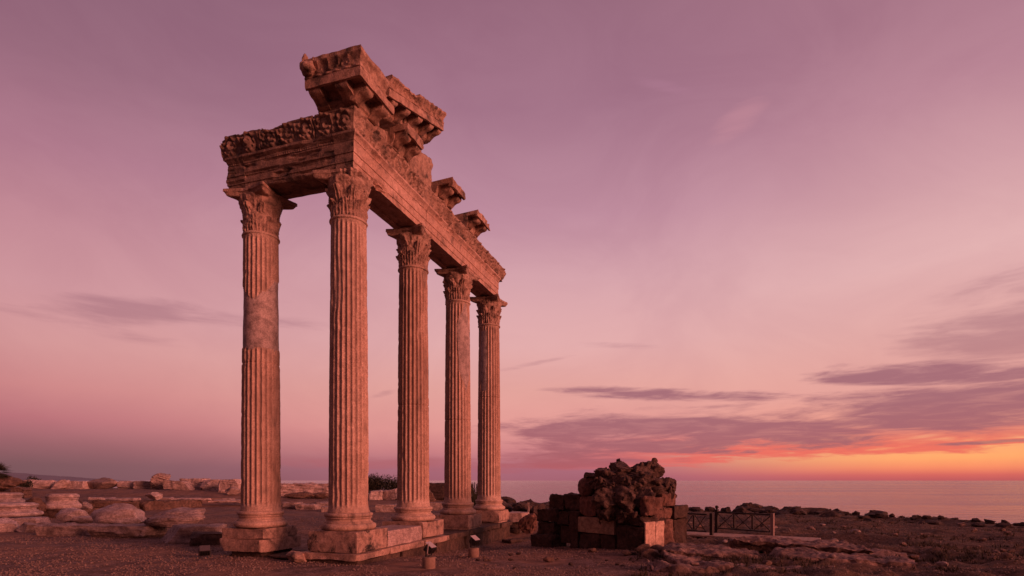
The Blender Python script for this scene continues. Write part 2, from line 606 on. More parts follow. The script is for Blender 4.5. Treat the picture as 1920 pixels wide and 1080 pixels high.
M['crust_shade'] = stone('crusted_shaded_marble', (.38, .245, .19), (.25, .155, .12), (.04, .03, .026), .55, 1.3, False, .4, .6, mott=.6)  # dark crust plus the shade of the unlit flank, both put into this colour
M['stained'] = stone('stained_plinth_marble', (.50, .31, .24), (.40, .245, .19), (.028, .021, .019), .80, 1.5, False, .35, .8)
M['slab'] = stone('pale_veined_marble', (.52, .37, .33), (.44, .30, .265), (.2, .14, .125), .2, 1.0, False, .2, .2, vein=(.24, .16, .15))
M['found'] = stone('dark_shaded_foundation_stone', (.14, .082, .062), (.085, .05, .038), (.05, .034, .03), .5, 1.3, False, .5, .8)  # dark stone, deepened so its colour carries the recess shade under the step
M['fallen'] = stone('fallen_marble', (.50, .36, .32), (.38, .265, .23), (.10, .07, .065), .35, .8, False, .4, .6, vein=(.16, .105, .10))
M['palefallen'] = stone('pale_fallen_marble', (.72, .54, .49), (.56, .405, .36), (.16, .105, .10), .28, .8, False, .35, .5, vein=(.26, .175, .165))
M['brownrock'] = stone('brown_rock', (.24, .14, .105), (.15, .085, .065), (.06, .038, .032), .45, 1.6, False, .6, .9)
M['shore'] = stone('dark_shore_rock', (.105, .062, .05), (.065, .038, .032), (.025, .017, .016), .45, 1.2, False, .7, .9)
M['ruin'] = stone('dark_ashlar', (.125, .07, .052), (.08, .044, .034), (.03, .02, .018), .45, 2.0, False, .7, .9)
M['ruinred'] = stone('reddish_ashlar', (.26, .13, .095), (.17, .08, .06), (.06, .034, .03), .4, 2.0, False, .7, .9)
M['rubble'] = stone('rubble_concrete', (.21, .125, .098), (.105, .06, .047), (.035, .023, .02), .55, 3.6, False, .75, 1.0)
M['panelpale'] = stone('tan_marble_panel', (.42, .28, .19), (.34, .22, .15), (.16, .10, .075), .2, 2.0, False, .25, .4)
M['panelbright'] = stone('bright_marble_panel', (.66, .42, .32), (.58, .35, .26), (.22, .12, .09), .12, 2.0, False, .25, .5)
M['bedrock'] = stone('bedrock', (.42, .265, .225), (.22, .13, .105), (.045, .03, .025), .55, 2.2, False, .9, 1.0)
M['wood'] = simple('dark_wood', (.045, .027, .022), (.022, .014, .013), 14, .75, .3, 0, (1, 1, .3))
M['greywood'] = simple('grey_post', (.26, .17, .15), (.19, .12, .105), 14, .8, .3)
M['deck'] = simple('deck_boards', (.40, .25, .19), (.30, .18, .135), 10, .8, .3)
M['concrete'] = simple('concrete_pot', (.26, .155, .115), (.20, .115, .085), 20, .9, .3)
M['black'] = simple('black_metal', (.02, .016, .016), (.035, .026, .025), 30, .5, .1, .3)
M['alu'] = simple('pale_metal', (.46, .36, .34), (.38, .29, .28), 30, .45, .1, .2)
M['lens'] = simple('lamp_glass', (.10, .075, .075), (.07, .055, .055), 30, .2, 0)
M['leafdark'] = simple('dark_leaves', (.03, .03, .016), (.045, .035, .02), 3, .7, 0)
M['dry'] = simple('dry_scrub', (.115, .072, .042), (.05, .036, .022), 2.2, .85, 0)
M['trunk'] = simple('palm_trunk', (.08, .05, .035), (.05, .03, .022), 8, .9, .4)
M['pebble'] = simple('pebbles', (.31, .195, .16), (.09, .054, .043), 23, .85, 0)
M['mountain'] = simple('mountain', (.20, .19, .23), (.18, .17, .21), .002, 1, 0)

# ground: gravel, trodden earth, dark soil to the right
m, n, b, P = base_mat('ground_gravel')
px_, py_, pz_ = n.sep(P)
cell = n.voro(P, 38, 'F1', 1)
cellg = n.sep(cell)[0]
cd = n.voro(P, 38)
g_f = n.noise(P, 60, 4, .7)
g_m = n.noise(P, 2.6, 7, .62, .3)
g_b = n.noise(P, .33, 6, .6, .6)
gravel = n.mix(n.ss(cellg, .15, .95), (.14, .085, .069, 1), (.31, .19, .16, 1))
gravel = n.mix(n.ss(g_m, .38, .66), n.mix(1.0, gravel, (.55, .52, .5, 1), 'MULTIPLY'), gravel)
earth = n.mix(n.ss(g_m, .35, .7), (.19, .10, .068, 1), (.29, .155, .105, 1))
gcol = n.mix(n.m('MULTIPLY', n.ss(g_b, .45, .56), .85), gravel, earth)
soil = n.mix(n.ss(n.noise(P, 5.5, 8, .7, .3), .36, .66), (.06, .034, .023, 1), (.15, .083, .056, 1))
soil = n.mix(n.m('MULTIPLY', n.ss(cellg, .82, .95), n.ss(g_f, .4, .7)), soil, (.36, .235, .2, 1))
rmask = n.ss(n.m('ADD', n.m('SUBTRACT', px_, n.m('MULTIPLY', py_, .12)), n.m('MULTIPLY', n.m('SUBTRACT', g_m, .5), 3.2)), 1.2, 2.6)
gcol = n.mix(rmask, gcol, soil)
n.put(b.inputs['Base Color'], gcol)
b.inputs['Roughness'].default_value = .95
b.inputs['Specular IOR Level'].default_value = .15
hh = n.m('ADD', n.m('MULTIPLY', n.m('SUBTRACT', .5, cd), .8), n.m('ADD', n.m('MULTIPLY', g_m, .8), n.m('MULTIPLY', g_f, .25)))
n.put(b.inputs['Normal'], n.bump(hh, .7, .03))
M['ground'] = m

# sea
m, n, b, P = base_mat('sea_water')
sx, sy, sz = n.sep(P)
w1 = n.noise(n.vmul(P, (.10, .42, 1)), 1.0, 6, .6, .3)
w2 = n.noise(n.vmul(P, (.7, 2.4, 1)), 1.0, 4, .6, .2)
w3 = n.noise(n.vmul(P, (.006, .03, 1)), 1.0, 4, .55, .4)
b.inputs['Base Color'].default_value = (.33, .18, .185, 1)
b.inputs['IOR'].default_value = 1.33
b.inputs['Specular IOR Level'].default_value = 1.0
n.put(b.inputs['Roughness'], n.ss(w3, .3, .7, .10, .22))
w4 = n.noise(n.vmul(P, (.022, .16, 1)), 1.0, 5, .6, .5)
nb = n.bump(w1, .6, 1.5)
nb = n.bump(w4, .42, 3.0, nb)
n.put(b.inputs['Normal'], n.bump(w2, .45, .3, nb))
M['sea'] = m

# ------------------------------------------------------------------ terrain
_XS = [-120, -30, -5, -2, .5, 2, 10, 15.7, 18.5, 21, 30, 120]
_YS = [55, 56, 57, 47, 38.5, 35, 35.5, 34, 28, 23.5, 20.5, 12]


def H(x, y):
    x, y = np.asarray(x, float), np.asarray(y, float)
    p = np.stack([x, y, np.zeros_like(x)], -1)
    h = np.interp(x, [-60, -35, -28, -15, -8, -2, 5], [1.12, 1.1, 1.06, .5, .32, .1, 0]) * sstep(y, 34, 47)
    ye = np.interp(x, [-40, -24.6, -20, -17], [30.5, 32.2, 41, 44])
    h2 = .6 * sstep(y, ye, ye + .6) * sstep(x, -18.5, -21)
    h = np.maximum(h, h2)
    h = h - .27 * np.exp(-(((x - .8) / 3.2) ** 2 + ((y - 19.5) / 5.5) ** 2))
    right = sstep(x - .12 * y, .6, 3.0)
    h = h + .03 * fbm(p * .45, 3, 4) + .012 * fbm(p * 2.4, 3, 6)
    h = h + right * (.13 * fbm(p * .55, 4, 12) + .08 * fbm(p * 2.2, 4, 14) + .06 * np.abs(fbm(p * 6.0, 3, 15)))
    flat = sstep(x, 9.5, 13) * sstep(y, 12, 15)
    h = h - flat * right * (.06 * fbm(p * 2.2, 4, 14)) * .7
    lt = (x + 3.869) * .3157 + (y - 13.3) * .9489
    ls = -(x + 3.869) * .9489 + (y - 13.3) * .3157
    h = h - .24 * sstep(lt, -1.2, 5.0) * sstep(lt, 13, 10) * np.exp(-((ls + 1.0) / 1.1) ** 2)
    tb = np.clip(((x - 5.2) * .848 + (y - 20.2) * -.530), -.5, 6.2)
    db = np.hypot(x - 5.2 - tb * .848, y - 20.2 + tb * .530)
    kb = sstep(db, 1.7, .8)
    h = h * (1 - kb) - .17 * kb
    ysh = np.interp(x, _XS, _YS) + 1.2 * fbm(p * .35, 3, 31)
    h = h - 3.4 * sstep(y, ysh, ysh + 3.0)
    return h


def Hz(x, y):
    return float(H(np.array([x]), np.array([y]))[0])


def gx(px, Y):
    return (px - 960) / FPX * Y


q = np.linspace(-1, 1, 520)
gxs = 110 * np.sinh(3.9 * q) / math.sinh(3.9)
gys = np.concatenate([np.linspace(-70, 5, 16), 5.5 * (13.5 ** np.linspace(0, 1, 400))])
GX, GY = np.meshgrid(gxs, gys, indexing='ij')
mb = MB()
mb.grid(np.stack([GX, GY, H(GX, GY)], -1))
g = mb.build('ground', M['ground'], angle=180, recalc=False)
tag(g, kind='structure')

mb = MB()
ry = np.concatenate([[-400, 0], 15 * (3000.0 ** np.linspace(0, 1, 60))])
SX, SY = np.meshgrid(np.linspace(-1, 1, 41), ry, indexing='ij')
mb.grid(np.stack([SX * (np.abs(SY) * 1.8 + 500), SY, np.full_like(SX, -1.9)], -1))
tag(mb.build('sea', M['sea'], recalc=False, angle=180), kind='structure')

xs = np.linspace(-9500, -6600, 90)
ys = np.linspace(9000, 10500, 24)
MX, MY = np.meshgrid(xs, ys, indexing='ij')
ridge = np.interp(xs, [-9500, -8700, -8350, -8000, -7500, -6900, -6600], [150, 140, 118, 88, 46, 4, -12])
mz = ridge[:, None] * np.sin(np.linspace(0, math.pi, 24))[None, :] ** .7 + 10 * fbm(np.stack([MX / 260, MY / 260, MX * 0], -1), 4, 3) - 6
mb = MB(); mb.grid(np.stack([MX, MY, mz], -1))
tag(mb.build('mountain', M['mountain'], recalc=False, angle=180), kind='structure')

# ------------------------------------------------------------------ the temple
P2 = np.array([-3.869, 13.3])
UU, VV = np.array([.3157, .9489]), np.array([-.9489, .3157])
ROT = math.atan2(.9489, .3157)
TL = (P2[0], P2[1], 0)


def tpos(t, s):
    return P2 + t * UU + s * VV


def local_angle(deg_world):
    return (R(deg_world) - ROT) % (2 * math.pi)


def shaft_mesh(seed, z0, z1, joints=(), erosion=.3, patch=None, R0=.462, R1=.408):
    nf, per, nz = 24, 8, 150
    th = np.linspace(0, 2 * math.pi, nf * per, endpoint=False)
    zz = np.linspace(0, 1, nz)
    zz = np.sort(np.concatenate([zz] + [np.array([(j - z0) / (z1 - z0) + d for d in (-.0035, -.0012, .0012, .0035)]) for j in joints]))
    z = z0 + (z1 - z0) * zz
    T, Z = np.meshgrid(th, z, indexing='xy')
    k = (Z - z0) / (z1 - z0)
    Rr = R0 + (R1 - R0) * k ** 1.4 + .028 * np.exp(-(Z - z0) / .06) + .02 * np.exp(-(z1 - Z) / .05)
    ph = (T * nf / (2 * math.pi)) % 1.0
    prof = np.sqrt(np.clip(1 - ((ph - .5) / .40) ** 2, 0, 1))
    endf = sstep(Z, z0 + .10, z0 + .19) * sstep(Z, z1 - .10, z1 - .17)
    dep = .044 * prof * endf
    pos = np.stack([np.cos(T) * Rr, np.sin(T) * Rr, Z], -1)
    er = fbm(pos * np.array([2.2, 2.2, .8]), 4, seed)
    loss = .034 * sstep(er, .85 - erosion, 1.2 - erosion * .6) + .012 * sstep(fbm(pos * 5.5, 3, seed + 8), .3, .9)
    loss = np.minimum(loss, .030)
    r = Rr - np.maximum(dep, loss) - .004 * fbm(pos * 9, 3, seed + 4)
    big = sstep(fbm(pos * np.array([1.5, 1.5, 1.1]) + 40, 3, seed + 17), .72, 1.05)
    r = r - .03 * big
    mi = None
    if patch is not None:
        pm = patch(T, Z, pos)
        r = np.where(pm, Rr - .022 - .006 * fbm(pos * 4, 3, seed + 2), r)
        pm2 = pm[:-1, :] & pm[1:, :]
        mi = [1 if x else 0 for x in pm2.reshape(-1)]
    for j in joints:
        r = r - .022 * np.exp(-((Z - j) / .010) ** 2) * (1 + .5 * fbm(pos * 6, 2, seed + 3))
    Pp = np.stack([np.cos(T) * r, np.sin(T) * r, Z], -1)
    mb = MB()
    mb.grid(Pp, False, True, mi if mi is not None else 0)
    # necking ring at the top
    tr = [(R1 + .005 + .032 * math.sin(a), z1 - .035 - .032 * math.cos(a)) for a in np.linspace(0, math.pi, 7)]
    n0 = seed * 5

    def dr(T, z, r):
        return -.022 * sstep(fbm(np.stack([np.cos(T) * 1.6, np.sin(T) * 1.6, z * 2 + n0], -1), 3, seed + 30), .25, .8)
    mb.lathe(tr, 64, cap=False, dr=dr)
    return mb


def base_mesh(z, seed):
    pr = [(.50, z), (.575, z + .004)]
    pr += [(.555 + .082 * math.sin(a), z + .082 - .078 * math.cos(a)) for a in np.linspace(.15, math.pi - .1, 9)]
    pr += [(.55, z + .165), (.55, z + .185)]
    pr += [(.505 + .045 * (1 - math.sin(a)), z + .235 - .045 * math.cos(a)) for a in np.linspace(.2, math.pi - .2, 7)]
    pr += [(.535, z + .285), (.535, z + .302)]
    pr += [(.505 + .053 * math.sin(a), z + .352 - .048 * math.cos(a)) for a in np.linspace(.1, math.pi - .1, 8)]
    pr += [(.49, z + .402), (.49, z + .42)]
    mb = MB()

    def dr(T, zz, r):
        p = np.stack([np.cos(T) * .55, np.sin(T) * .55, zz], -1)
        return -.035 * sstep(fbm(p * 3.0 + seed, 4, seed), .35, 1.0) + .006 * fbm(p * 8, 3, seed + 5)
    return mb.lathe(pr, 80, dr=dr)


def capital_mesh(z0, seed, broken=(), wear=.25):
    """Corinthian capital, weathered: bell with two rows of acanthus, corner volutes, horned abacus"""
    hb = .90
    n, m_ = 176, 84
    th = np.linspace(0, 2 * math.pi, n, endpoint=False)
    zz = np.linspace(0, 1, m_)
    T, Z = np.meshgrid(th, zz, indexing='xy')
    bell = .375 + .02 * Z + .095 * sstep(Z, .5, 1.0) ** 1.6

    def leaf(num, phase, zt, hwid, amp, curl):
        x = ((T / (2 * math.pi) * num + phase) % 1.0 - .5) * 2
        k = np.clip(Z / zt, 0, 1.25)
        wdt = hwid * np.sqrt(np.clip(1.04 - (np.clip(k, 0, 1)) ** 3.2, 0, 1)) * (1 + .10 * np.sin(k * 26))
        ins = np.clip((wdt - np.abs(x)) / .14, 0, 1) * (k < 1.0)
        body = amp * (.45 + .55 * k) + curl * sstep(k, .62, .95)
        ribs = .012 * np.cos(x * 19 + 3 * k * np.sign(x)) - .016 * np.exp(-(x / .05) ** 2) + .014 * np.exp(-((np.abs(x) - .22) / .1) ** 2)
        return ins * (body + ribs)
    r = bell + np.maximum(leaf(8, 0.0, .46, .80, .05, .045), leaf(8, .5, .78, .74, .045, .055))
    # tall sheaths that feed the volutes
    x8 = ((T / (2 * math.pi) * 16 + .5) % 1.0 - .5) * 2
    r = r + .022 * np.clip(1 - np.abs(x8) / .5, 0, 1) * sstep(Z, .55, .7) * sstep(Z, 1.0, .9)
    pos = np.stack([np.cos(T) * r, np.sin(T) * r, Z], -1)
    wr = sstep(fbm(pos * 2.6 + seed, 3, seed), .35 - wear, .95 - wear)
    r = r * (1 - wr) + (bell + .035) * wr
    r = r + .020 * fbm(pos * 6, 3, seed + 3) + .012 * fbm(pos * 15, 2, seed + 4)
    mb = MB()
    Pp = np.stack([np.cos(T) * r, np.sin(T) * r, z0 + Z * hb], -1)
    mb.grid(Pp, False, True)
    rng = random.Random(seed)
    # curled leaf tips
    for num, phase, zt, rad in ((8, 0, .43, .46), (8, .5, .73, .485)):
        for k in range(num):
            if rng.random() < .45 + wear: continue
            a = 2 * math.pi * (k + .5 - phase) / num
            v, f = rockv((.07, .14, .09), seed * 50 + k + int(phase * 20), 2, .15, 3)
            mb.add(place(v, (math.cos(a) * rad, math.sin(a) * rad, z0 + zt * hb), (0, .4, a)), f)
    # abacus
    na = 128
    ta = np.linspace(0, 2 * math.pi, na, endpoint=False)
    rad = np.zeros(na)
    for i, a in enumerate(ta):
        k = int(((a) // (math.pi / 2)) % 4)
        d = abs((a % (math.pi / 2)) - math.pi / 4)          # 0 at a corner
        x = math.tan(min(math.pi / 4, math.pi / 4 - d))       # -> 1 at a corner, 0 at mid side
        dist = .475 + .145 * x ** 1.8
        rr_ = dist / max(math.cos(math.pi / 4 - d), .1)
        if d < .085: rr_ = min(rr_, .84 / max(math.cos(d), .1))
        if k in broken: rr_ = min(rr_, .50 + .05 * math.sin(a * 9 + seed) + .03 * math.sin(a * 23 + seed * 2))
        rad[i] = rr_
    zs = np.array([.865, .885, .93, .965, .975, 1.045])
    ks = np.array([.82, .90, .93, .965, 1.0, 1.0])
    Pp = np.zeros((len(zs), na, 3))
    for i in range(len(zs)):
        p = np.stack([np.cos(ta), np.sin(ta), np.full(na, zs[i])], -1)
        rr_ = rad * ks[i] * (1 + .03 * fbm(p * 3 + seed, 3, seed + 6) + .02 * fbm(p * 11, 2, seed + 7))
        Pp[i] = np.stack([np.cos(ta) * rr_, np.sin(ta) * rr_, np.full(na, z0 + zs[i]) + .008 * fbm(p * 5, 2, seed + 8)], -1)
    b = mb.n
    mb.grid(Pp, False, True)
    mb.f.append(tuple(b + i for i in range(na))); mb.f.append(tuple(b + (len(zs) - 1) * na + na - 1 - i for i in range(na)))
    mb.m += [0, 0]
    return mb


ARCH_Z = 9.0
cols = [
    # t, s, label, seed, joints, erosion, broken abacus corners, wear
    (0, 2.574, 'fluted marble column with a smooth grey repaired band, standing apart on the left', 11, (4.74,), .28, (), .45),
    (0, 0, 'fluted marble column at the corner of the temple with the tallest plinth, nearest the camera', 23, (), .30, (0, 2, 3), .2),
    (3.17, 0, 'fluted marble column second along the facade, next to the pale veined step', 37, (4.0,), .20, (3,), .2),
    (6.34, 0, 'fluted marble column third along the facade with a grey patch on its right edge', 41, (3.9,), .24, (), .25),
    (9.38, 0, 'fluted marble column farthest from the camera at the seaward end of the facade', 59, (5.1,), .2, (), .2),
]


def patch1(T, Z, pos):
    e = .12 * fbm(pos * np.array([2.5, 2.5, .2]) + 3, 3, 71)
    a = (T - local_angle(-95) + math.pi) % (2 * math.pi) - math.pi
    top = 6.55 - .22 * np.exp(-(a / .42) ** 2) + .30 * sstep(np.abs(a), .7, 1.5)
    return (Z < top + e * .5) & (Z > 5.10 + e * .6)


def patch4(T, Z, pos):
    a = (T - local_angle(-42) + math.pi) % (2 * math.pi) - math.pi
    e = fbm(pos * np.array([3, 3, .8]), 3, 73)
    wd = .75 * sstep(Z, 4.7, 5.8) * sstep(Z, 8.1, 6.9) + .15 * e
    return (np.abs(a) < wd) & (Z > 4.6) & (Z < 7.9)


def patch5(T, Z, pos):
    a = (T - local_angle(-120) + math.pi) % (2 * math.pi) - math.pi
    e = fbm(pos * np.array([3, 3, .8]), 3, 77)
    return (np.abs(a) < .38 + .2 * e) & (Z > 5.3) & (Z < 7.7)


plinth_sets = {
    0: [((-.62, .62), (-.62, .62), .42, .69, .10), ((-.66, .67), (-.67, .66), .13, .425, .15), ((-.52, .55), (-.5, .5), -.25, .14, .1)],
    1: [((-.65, .66), (-.66, .65), .485, .69, .12), ((-.66, .67), (-.665, .67), .215, .49, .12)],
    2: [((-.64, .66), (-.655, .64), .245, .69, .15), ],
    3: [((-.64, .67), (-.66, .64), .28, .69, .2), ((-.62, .6), (-.64, .6), .205, .285, .1)],
    4: [((-.64, .62), (-.65, .62), .26, .69, .15), ((-.6, .6), (-.62, .6), .205, .265, .1)],
}
for i, (t, s, label, seed, joints, ero, broken, wear) in enumerate(cols):
    p = tpos(t, s)
    e = thing('temple_column', label, 'column', (p[0], p[1], 0), ROT, 'marble columns of the ruined temple')
    for (x, y, z0, z1, chip) in plinth_sets[i]:
        v, f = block((x[0], y[0], z0), (x[1], y[1], z1), seed + int(z0 * 50), .018, .011, 2.6, .05, 3, chip * .5, erode=.03, maxn=30)
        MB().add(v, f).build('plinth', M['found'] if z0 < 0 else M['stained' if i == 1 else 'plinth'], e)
    base_mesh(.688, seed).build('base', M['column'], e, 50)
    shaft_mesh(seed, 1.10, 7.95, joints, ero, {0: patch1, 3: patch4, 4: patch5}.get(i)).build('shaft', [M['column'], M['patch']], e, 40)
    capital_mesh(7.94, seed, broken, wear).build('capital', M['capital'], e, 45)

# entablature ---------------------------------------------------------------
ent = thing('entablature', 'long marble entablature with carved frieze, lying across all five temple columns', 'entablature', TL, ROT)
AO = [(.38, 9.0), (.38, 9.14), (.40, 9.148), (.40, 9.335), (.42, 9.345), (.42, 9.60), (.435, 9.61), (.435, 9.635), (.445, 9.66), (.475, 9.70), (.51, 9.735), (.51, 9.785)]
AI = [(.1, 9.785), (-.38, 9.785), (-.38, 9.4), (-.36, 9.0), (-.17, 9.0), (-.16, 9.045), (.16, 9.045), (.17, 9.0)]


def adisp(seed, dmg=.5, low=0.0):
    def f(A, off, z):
        p = np.stack([A * 1.0, off * 2, z * 2.2], -1)
        n_ = fbm(p * 1.2 + seed, 4, seed)
        d = -.075 * sstep(n_, 1.0 - dmg, 1.35 - dmg) * sstep(z, 9.0, 9.1) - .06 * sstep(fbm(p * 2.3 + 5 + seed, 3, seed + 1), .5, .95) * sstep(z, 9.58, 9.66)
        if dmg > .4:
            fl = fbm(np.stack([A * 1.1 + z * 2.0, z * 19, z * 0 + seed], -1), 4, seed + 11)
            d = d - .040 * sstep(fl, .12, .5) * sstep(z, 9.78, 9.6) - .02 * sstep(fl, .6, .8)
        # beads under the crown
        d = d + .010 * np.cos(A * 2 * math.pi / .055) * (np.abs(z - 9.622) < .02)
        if low:
            d = d - low * sstep(fbm(np.stack([A * 3, z * 14, z * 0], -1), 3, seed + 3), -.1, .6) * sstep(z, 9.3, 9.02) * np.exp(-((A - .3) / .9) ** 2)
        return d
    return f


def beam(a0, a1, side, seed, mitre=False, dmg=.5, low=0.0, rag=(.02, .02)):
    return sweep(AO, AI, a0, a1, side, .03, .03, mitre, adisp(seed, dmg, low), ragged=rag, seed=seed, rough=.007)


beam(0, 3.185, 'facade', 101, True, .3, .10).build('architrave_beam', M['architrave'], ent, 30)
beam(3.197, 6.37, 'facade', 102, False, .28).build('architrave_beam', M['architrave'], ent, 30)
beam(6.382, 9.34, 'facade', 103, False, .36).build('architrave_beam', M['architrave'], ent, 30)
beam(0, .09, 'flank', 104, True, .2).build('architrave_beam', M['crust_shade'], ent, 30)
beam(.102, 2.70, 'flank', 105, False, .62).build('architrave_beam', M['crust_shade'], ent, 30)
beam(2.712, 3.24, 'flank', 106, False, .45, 0, (.02, .06)).build('architrave_beam', M['crust_shade'], ent, 30)

FO = [(.43, 9.787), (.425, 9.83), (.41, 9.90), (.405, 10.0), (.42, 10.12), (.45, 10.22), (.47, 10.27), (.485, 10.285), (.485, 10.33)]
FI = [(.1, 10.33), (-.33, 10.33), (-.35, 10.0), (-.33, 9.787)]


def heads(seed, pitch, start, amp=1.0, wear=.2):
    def f(A, off, z):
        x = (A - start) / pitch
        k = np.floor(x)
        u_ = (x - k - .5) * pitch
        jit = .05 * np.sin(k * 12.9 + seed)
        u_ = u_ - jit
        zc = 10.03 + .012 * np.sin(k * 7.7)
        e = 1 - (u_ / .135) ** 2 - ((z - zc) / .185) ** 2
        d = .15 * (.72 + .38 * np.sin(k * 5.3 + seed)) * np.sqrt(np.clip(e, 0, 1))
        # hair round the face
        rr_ = np.sqrt((u_ / .2) ** 2 + ((z - zc - .03) / .235) ** 2)
        d = np.maximum(d, .065 * np.exp(-((rr_ - .86) / .18) ** 2) * (1 + .35 * np.cos(np.arctan2(z - zc, u_) * 9)))
        for sx_ in (-.05, .05):
            d = d - .055 * np.exp(-((u_ - sx_) / .026) ** 2 - ((z - zc - .035) / .022) ** 2)
        d = d + .030 * np.exp(-(u_ / .018) ** 2 - ((z - zc + .01) / .045) ** 2)
        d = d - .030 * np.exp(-(u_ / .045) ** 2 - ((z - zc + .085) / .014) ** 2)
        # acanthus leaves between the heads
        ul = pitch / 2 - np.abs(u_ + jit)
        lf = np.clip(1 - (ul / .11) ** 2, 0, 1) * sstep(z, 9.83, 9.9) * sstep(z, 10.27, 10.2)
        d = np.maximum(d, lf * (.045 + .05 * sstep(z, 10.02, 10.2) + .014 * np.cos(ul * 75)))
        p = np.stack([A, off, z], -1)
        d = d * (1 - .8 * sstep(fbm(p * 1.6 + seed, 3, seed), .35 - wear, .9 - wear))
        d = d + .020 * fbm(p * 4 + seed, 3, seed + 2) + .005 * fbm(p * 15, 2, seed + 3)
        return d * amp * 1.25 * sstep(z, 9.79, 9.84) * sstep(z, 10.325, 10.28)
    return f


def cut_top(mb, n_top, seed, side, amt):
    """break the top edge of a block unevenly"""
    v = np.concatenate(mb.v)
    a = v[:, 0] if side == 'facade' else v[:, 1]
    drop = amt * np.clip(fbm(np.stack([a * 1.7, v[:, 0] * .6, v[:, 1] * .6], -1), 4, seed) + .25, 0, 1.3)
    k = sstep(v[:, 2], n_top - .30, n_top)
    v[:, 2] -= drop * k
    mb.v = [v]
    return mb


def frieze(a0, a1, side, seed, mitre=False, wear=.2, rag=(.05, .05), top=.06, pitch=.62, start=0.0):
    mb = sweep(FO, FI, a0, a1, side, .014, .016, mitre, heads(seed, pitch, start, 1.0, wear), ragged=rag, seed=seed, rough=.012)
    return cut_top(mb, 10.33, seed, side, top) if top else mb


frieze(0, .72, 'facade', 201, True, -.05, top=0, pitch=.56, start=-.44).build('frieze_block', M['frieze'], ent, 60)
frieze(.745, 2.55, 'facade', 202, False, .0, top=.06).build('frieze_block', M['frieze'], ent, 60)
frieze(2.575, 4.7, 'facade', 203, False, .3, top=.07).build('frieze_block', M['frieze'], ent, 60)
frieze(4.72, 7.3, 'facade', 204, False, .25, top=.06).build('frieze_block', M['frieze'], ent, 60)
frieze(7.32, 9.78, 'facade', 205, False, .1, (.04, .10), top=.05).build('frieze_block', M['frieze'], ent, 60)
frieze(0, .62, 'flank', 206, True, .0, top=0, pitch=.54, start=-.42).build('frieze_block', M['crust_shade'], ent, 60)
frieze(.64, 2.10, 'flank', 207, False, .0, (.04, .09), top=.17, pitch=.5, start=.64).build('frieze_block', M['crust_shade'], ent, 60)
frieze(2.17, 3.31, 'flank', 208, False, .05, (.09, .10), top=.20, pitch=.58, start=2.2).build('frieze_block', M['crust_shade'], ent, 60)

# corner cornice block --------------------------------------------------------
GO = [(.40, 10.333), (.47, 10.35), (.48, 10.40), (.52, 10.43), (.53, 10.50), (.53, 10.58), (.56, 10.69), (.86, 10.70), (.88, 10.60), (.94, 10.605), (.94, 10.80), (.915, 10.815)]
SO = [(.905, 10.818), (.93, 10.835), (.93, 10.87), (.905, 10.885), (.90, 10.93), (.91, 11.00), (.95, 11.08), (.985, 11.13), (.985, 11.215)]


def sima_disp(seed, wear=.3, ph=.0, z0=10.88, slope=0.0, at0=0.0):
    def f(A, off, z):
        pitch = .26
        x = ((A / pitch + ph) % 1.0 - .5) * 2
        zl = z - z0
        fan = np.arctan2(x * .13, np.maximum(zl + .02, .01))
        inside = np.clip(1 - (x / .95) ** 2, 0, 1) * sstep(zl, .0, .04) * sstep(zl, .27, .22)
        d = inside * (.022 + .022 * np.cos(fan * 11))
        d = d + .012 * np.cos(A * 2 * math.pi / .05) * (np.abs(z - z0 + .028) < .03)
        p = np.stack([A, off, z], -1)
        d = d + .015 * fbm(p * 7, 3, seed) - .05 * sstep(fbm(p * 1.9 + seed, 3, seed + 5), .75 - wear, 1.2 - wear)
        return d
    return f


def console(mb, side, a, w_=.24, dz=0.0, ramp=0.0, worn=0.0, seed=0):
    """scrolled bracket under the corona"""
    pr = [(.44, 10.37), (.50, 10.36), (.57, 10.40), (.64, 10.46), (.72, 10.485), (.79, 10.49), (.855, 10.525), (.885, 10.57), (.88, 10.66), (.6, 10.705), (.44, 10.70)]
    P = []
    for x in np.linspace(-w_ / 2, w_ / 2, 7):
        k = 1 - .35 * worn
        groove = .012 * math.cos(x / w_ * 2 * math.pi * 1.0)
        P.append([(a + x, o_ * k + .44 * (1 - k), z_ + dz + ramp * (a + x) - groove * (o_ > .5) * (z_ < 10.6)) for o_, z_ in pr])
    P = np.array(P)
    P = P + .010 * np.stack([fbm(P * 5 + seed, 3, seed + j) for j in range(3)], -1)
    Q = np.stack([P[..., 0], -P[..., 1], P[..., 2]], -1) if side == 'facade' else np.stack([-P[..., 1], P[..., 0], P[..., 2]], -1)
    b = mb.n
    m_ = len(pr)
    mb.grid(Q, False, True)
    mb.f.append(tuple(b + i for i in range(m_))); mb.f.append(tuple(b + 6 * m_ + m_ - 1 - i for i in range(m_)))
    mb.m += [0, 0]
    return mb


cc = thing('cornice_block', 'projecting marble corner cornice with lion head, topmost at the near corner of the temple', 'cornice', TL, ROT)
mb = sweep(GO, [(.3, 10.82), (.0, 10.82), (.0, 10.335)], 0, .46, 'facade', .03, .035, True, ragged=(0, .06), seed=301, rough=.012)
mb = sweep(GO, [(.3, 10.82), (.0, 10.82), (.0, 10.335)], 0, .50, 'flank', .03, .035, True, ragged=(0, .05), seed=302, rough=.012, mb=mb)
cor_ = mb.build('corona', M['cornice'], cc, 40)
mb = sweep(SO, [(.5, 11.205), (-.3, 11.19), (-.3, 10.82)], 0, .19, 'facade', .014, .02, True, sima_disp(305, .35), ragged=(0, .05), seed=303, rough=.01)
mb = cut_top(mb, 11.215, 305, 'facade', .06)
mb = sweep(SO, [(.5, 11.205), (-.3, 11.19), (-.3, 10.82)], 0, .50, 'flank', .014, .02, True, sima_disp(306, .1), ragged=(0, .05), seed=304, rough=.008, mb=mb)
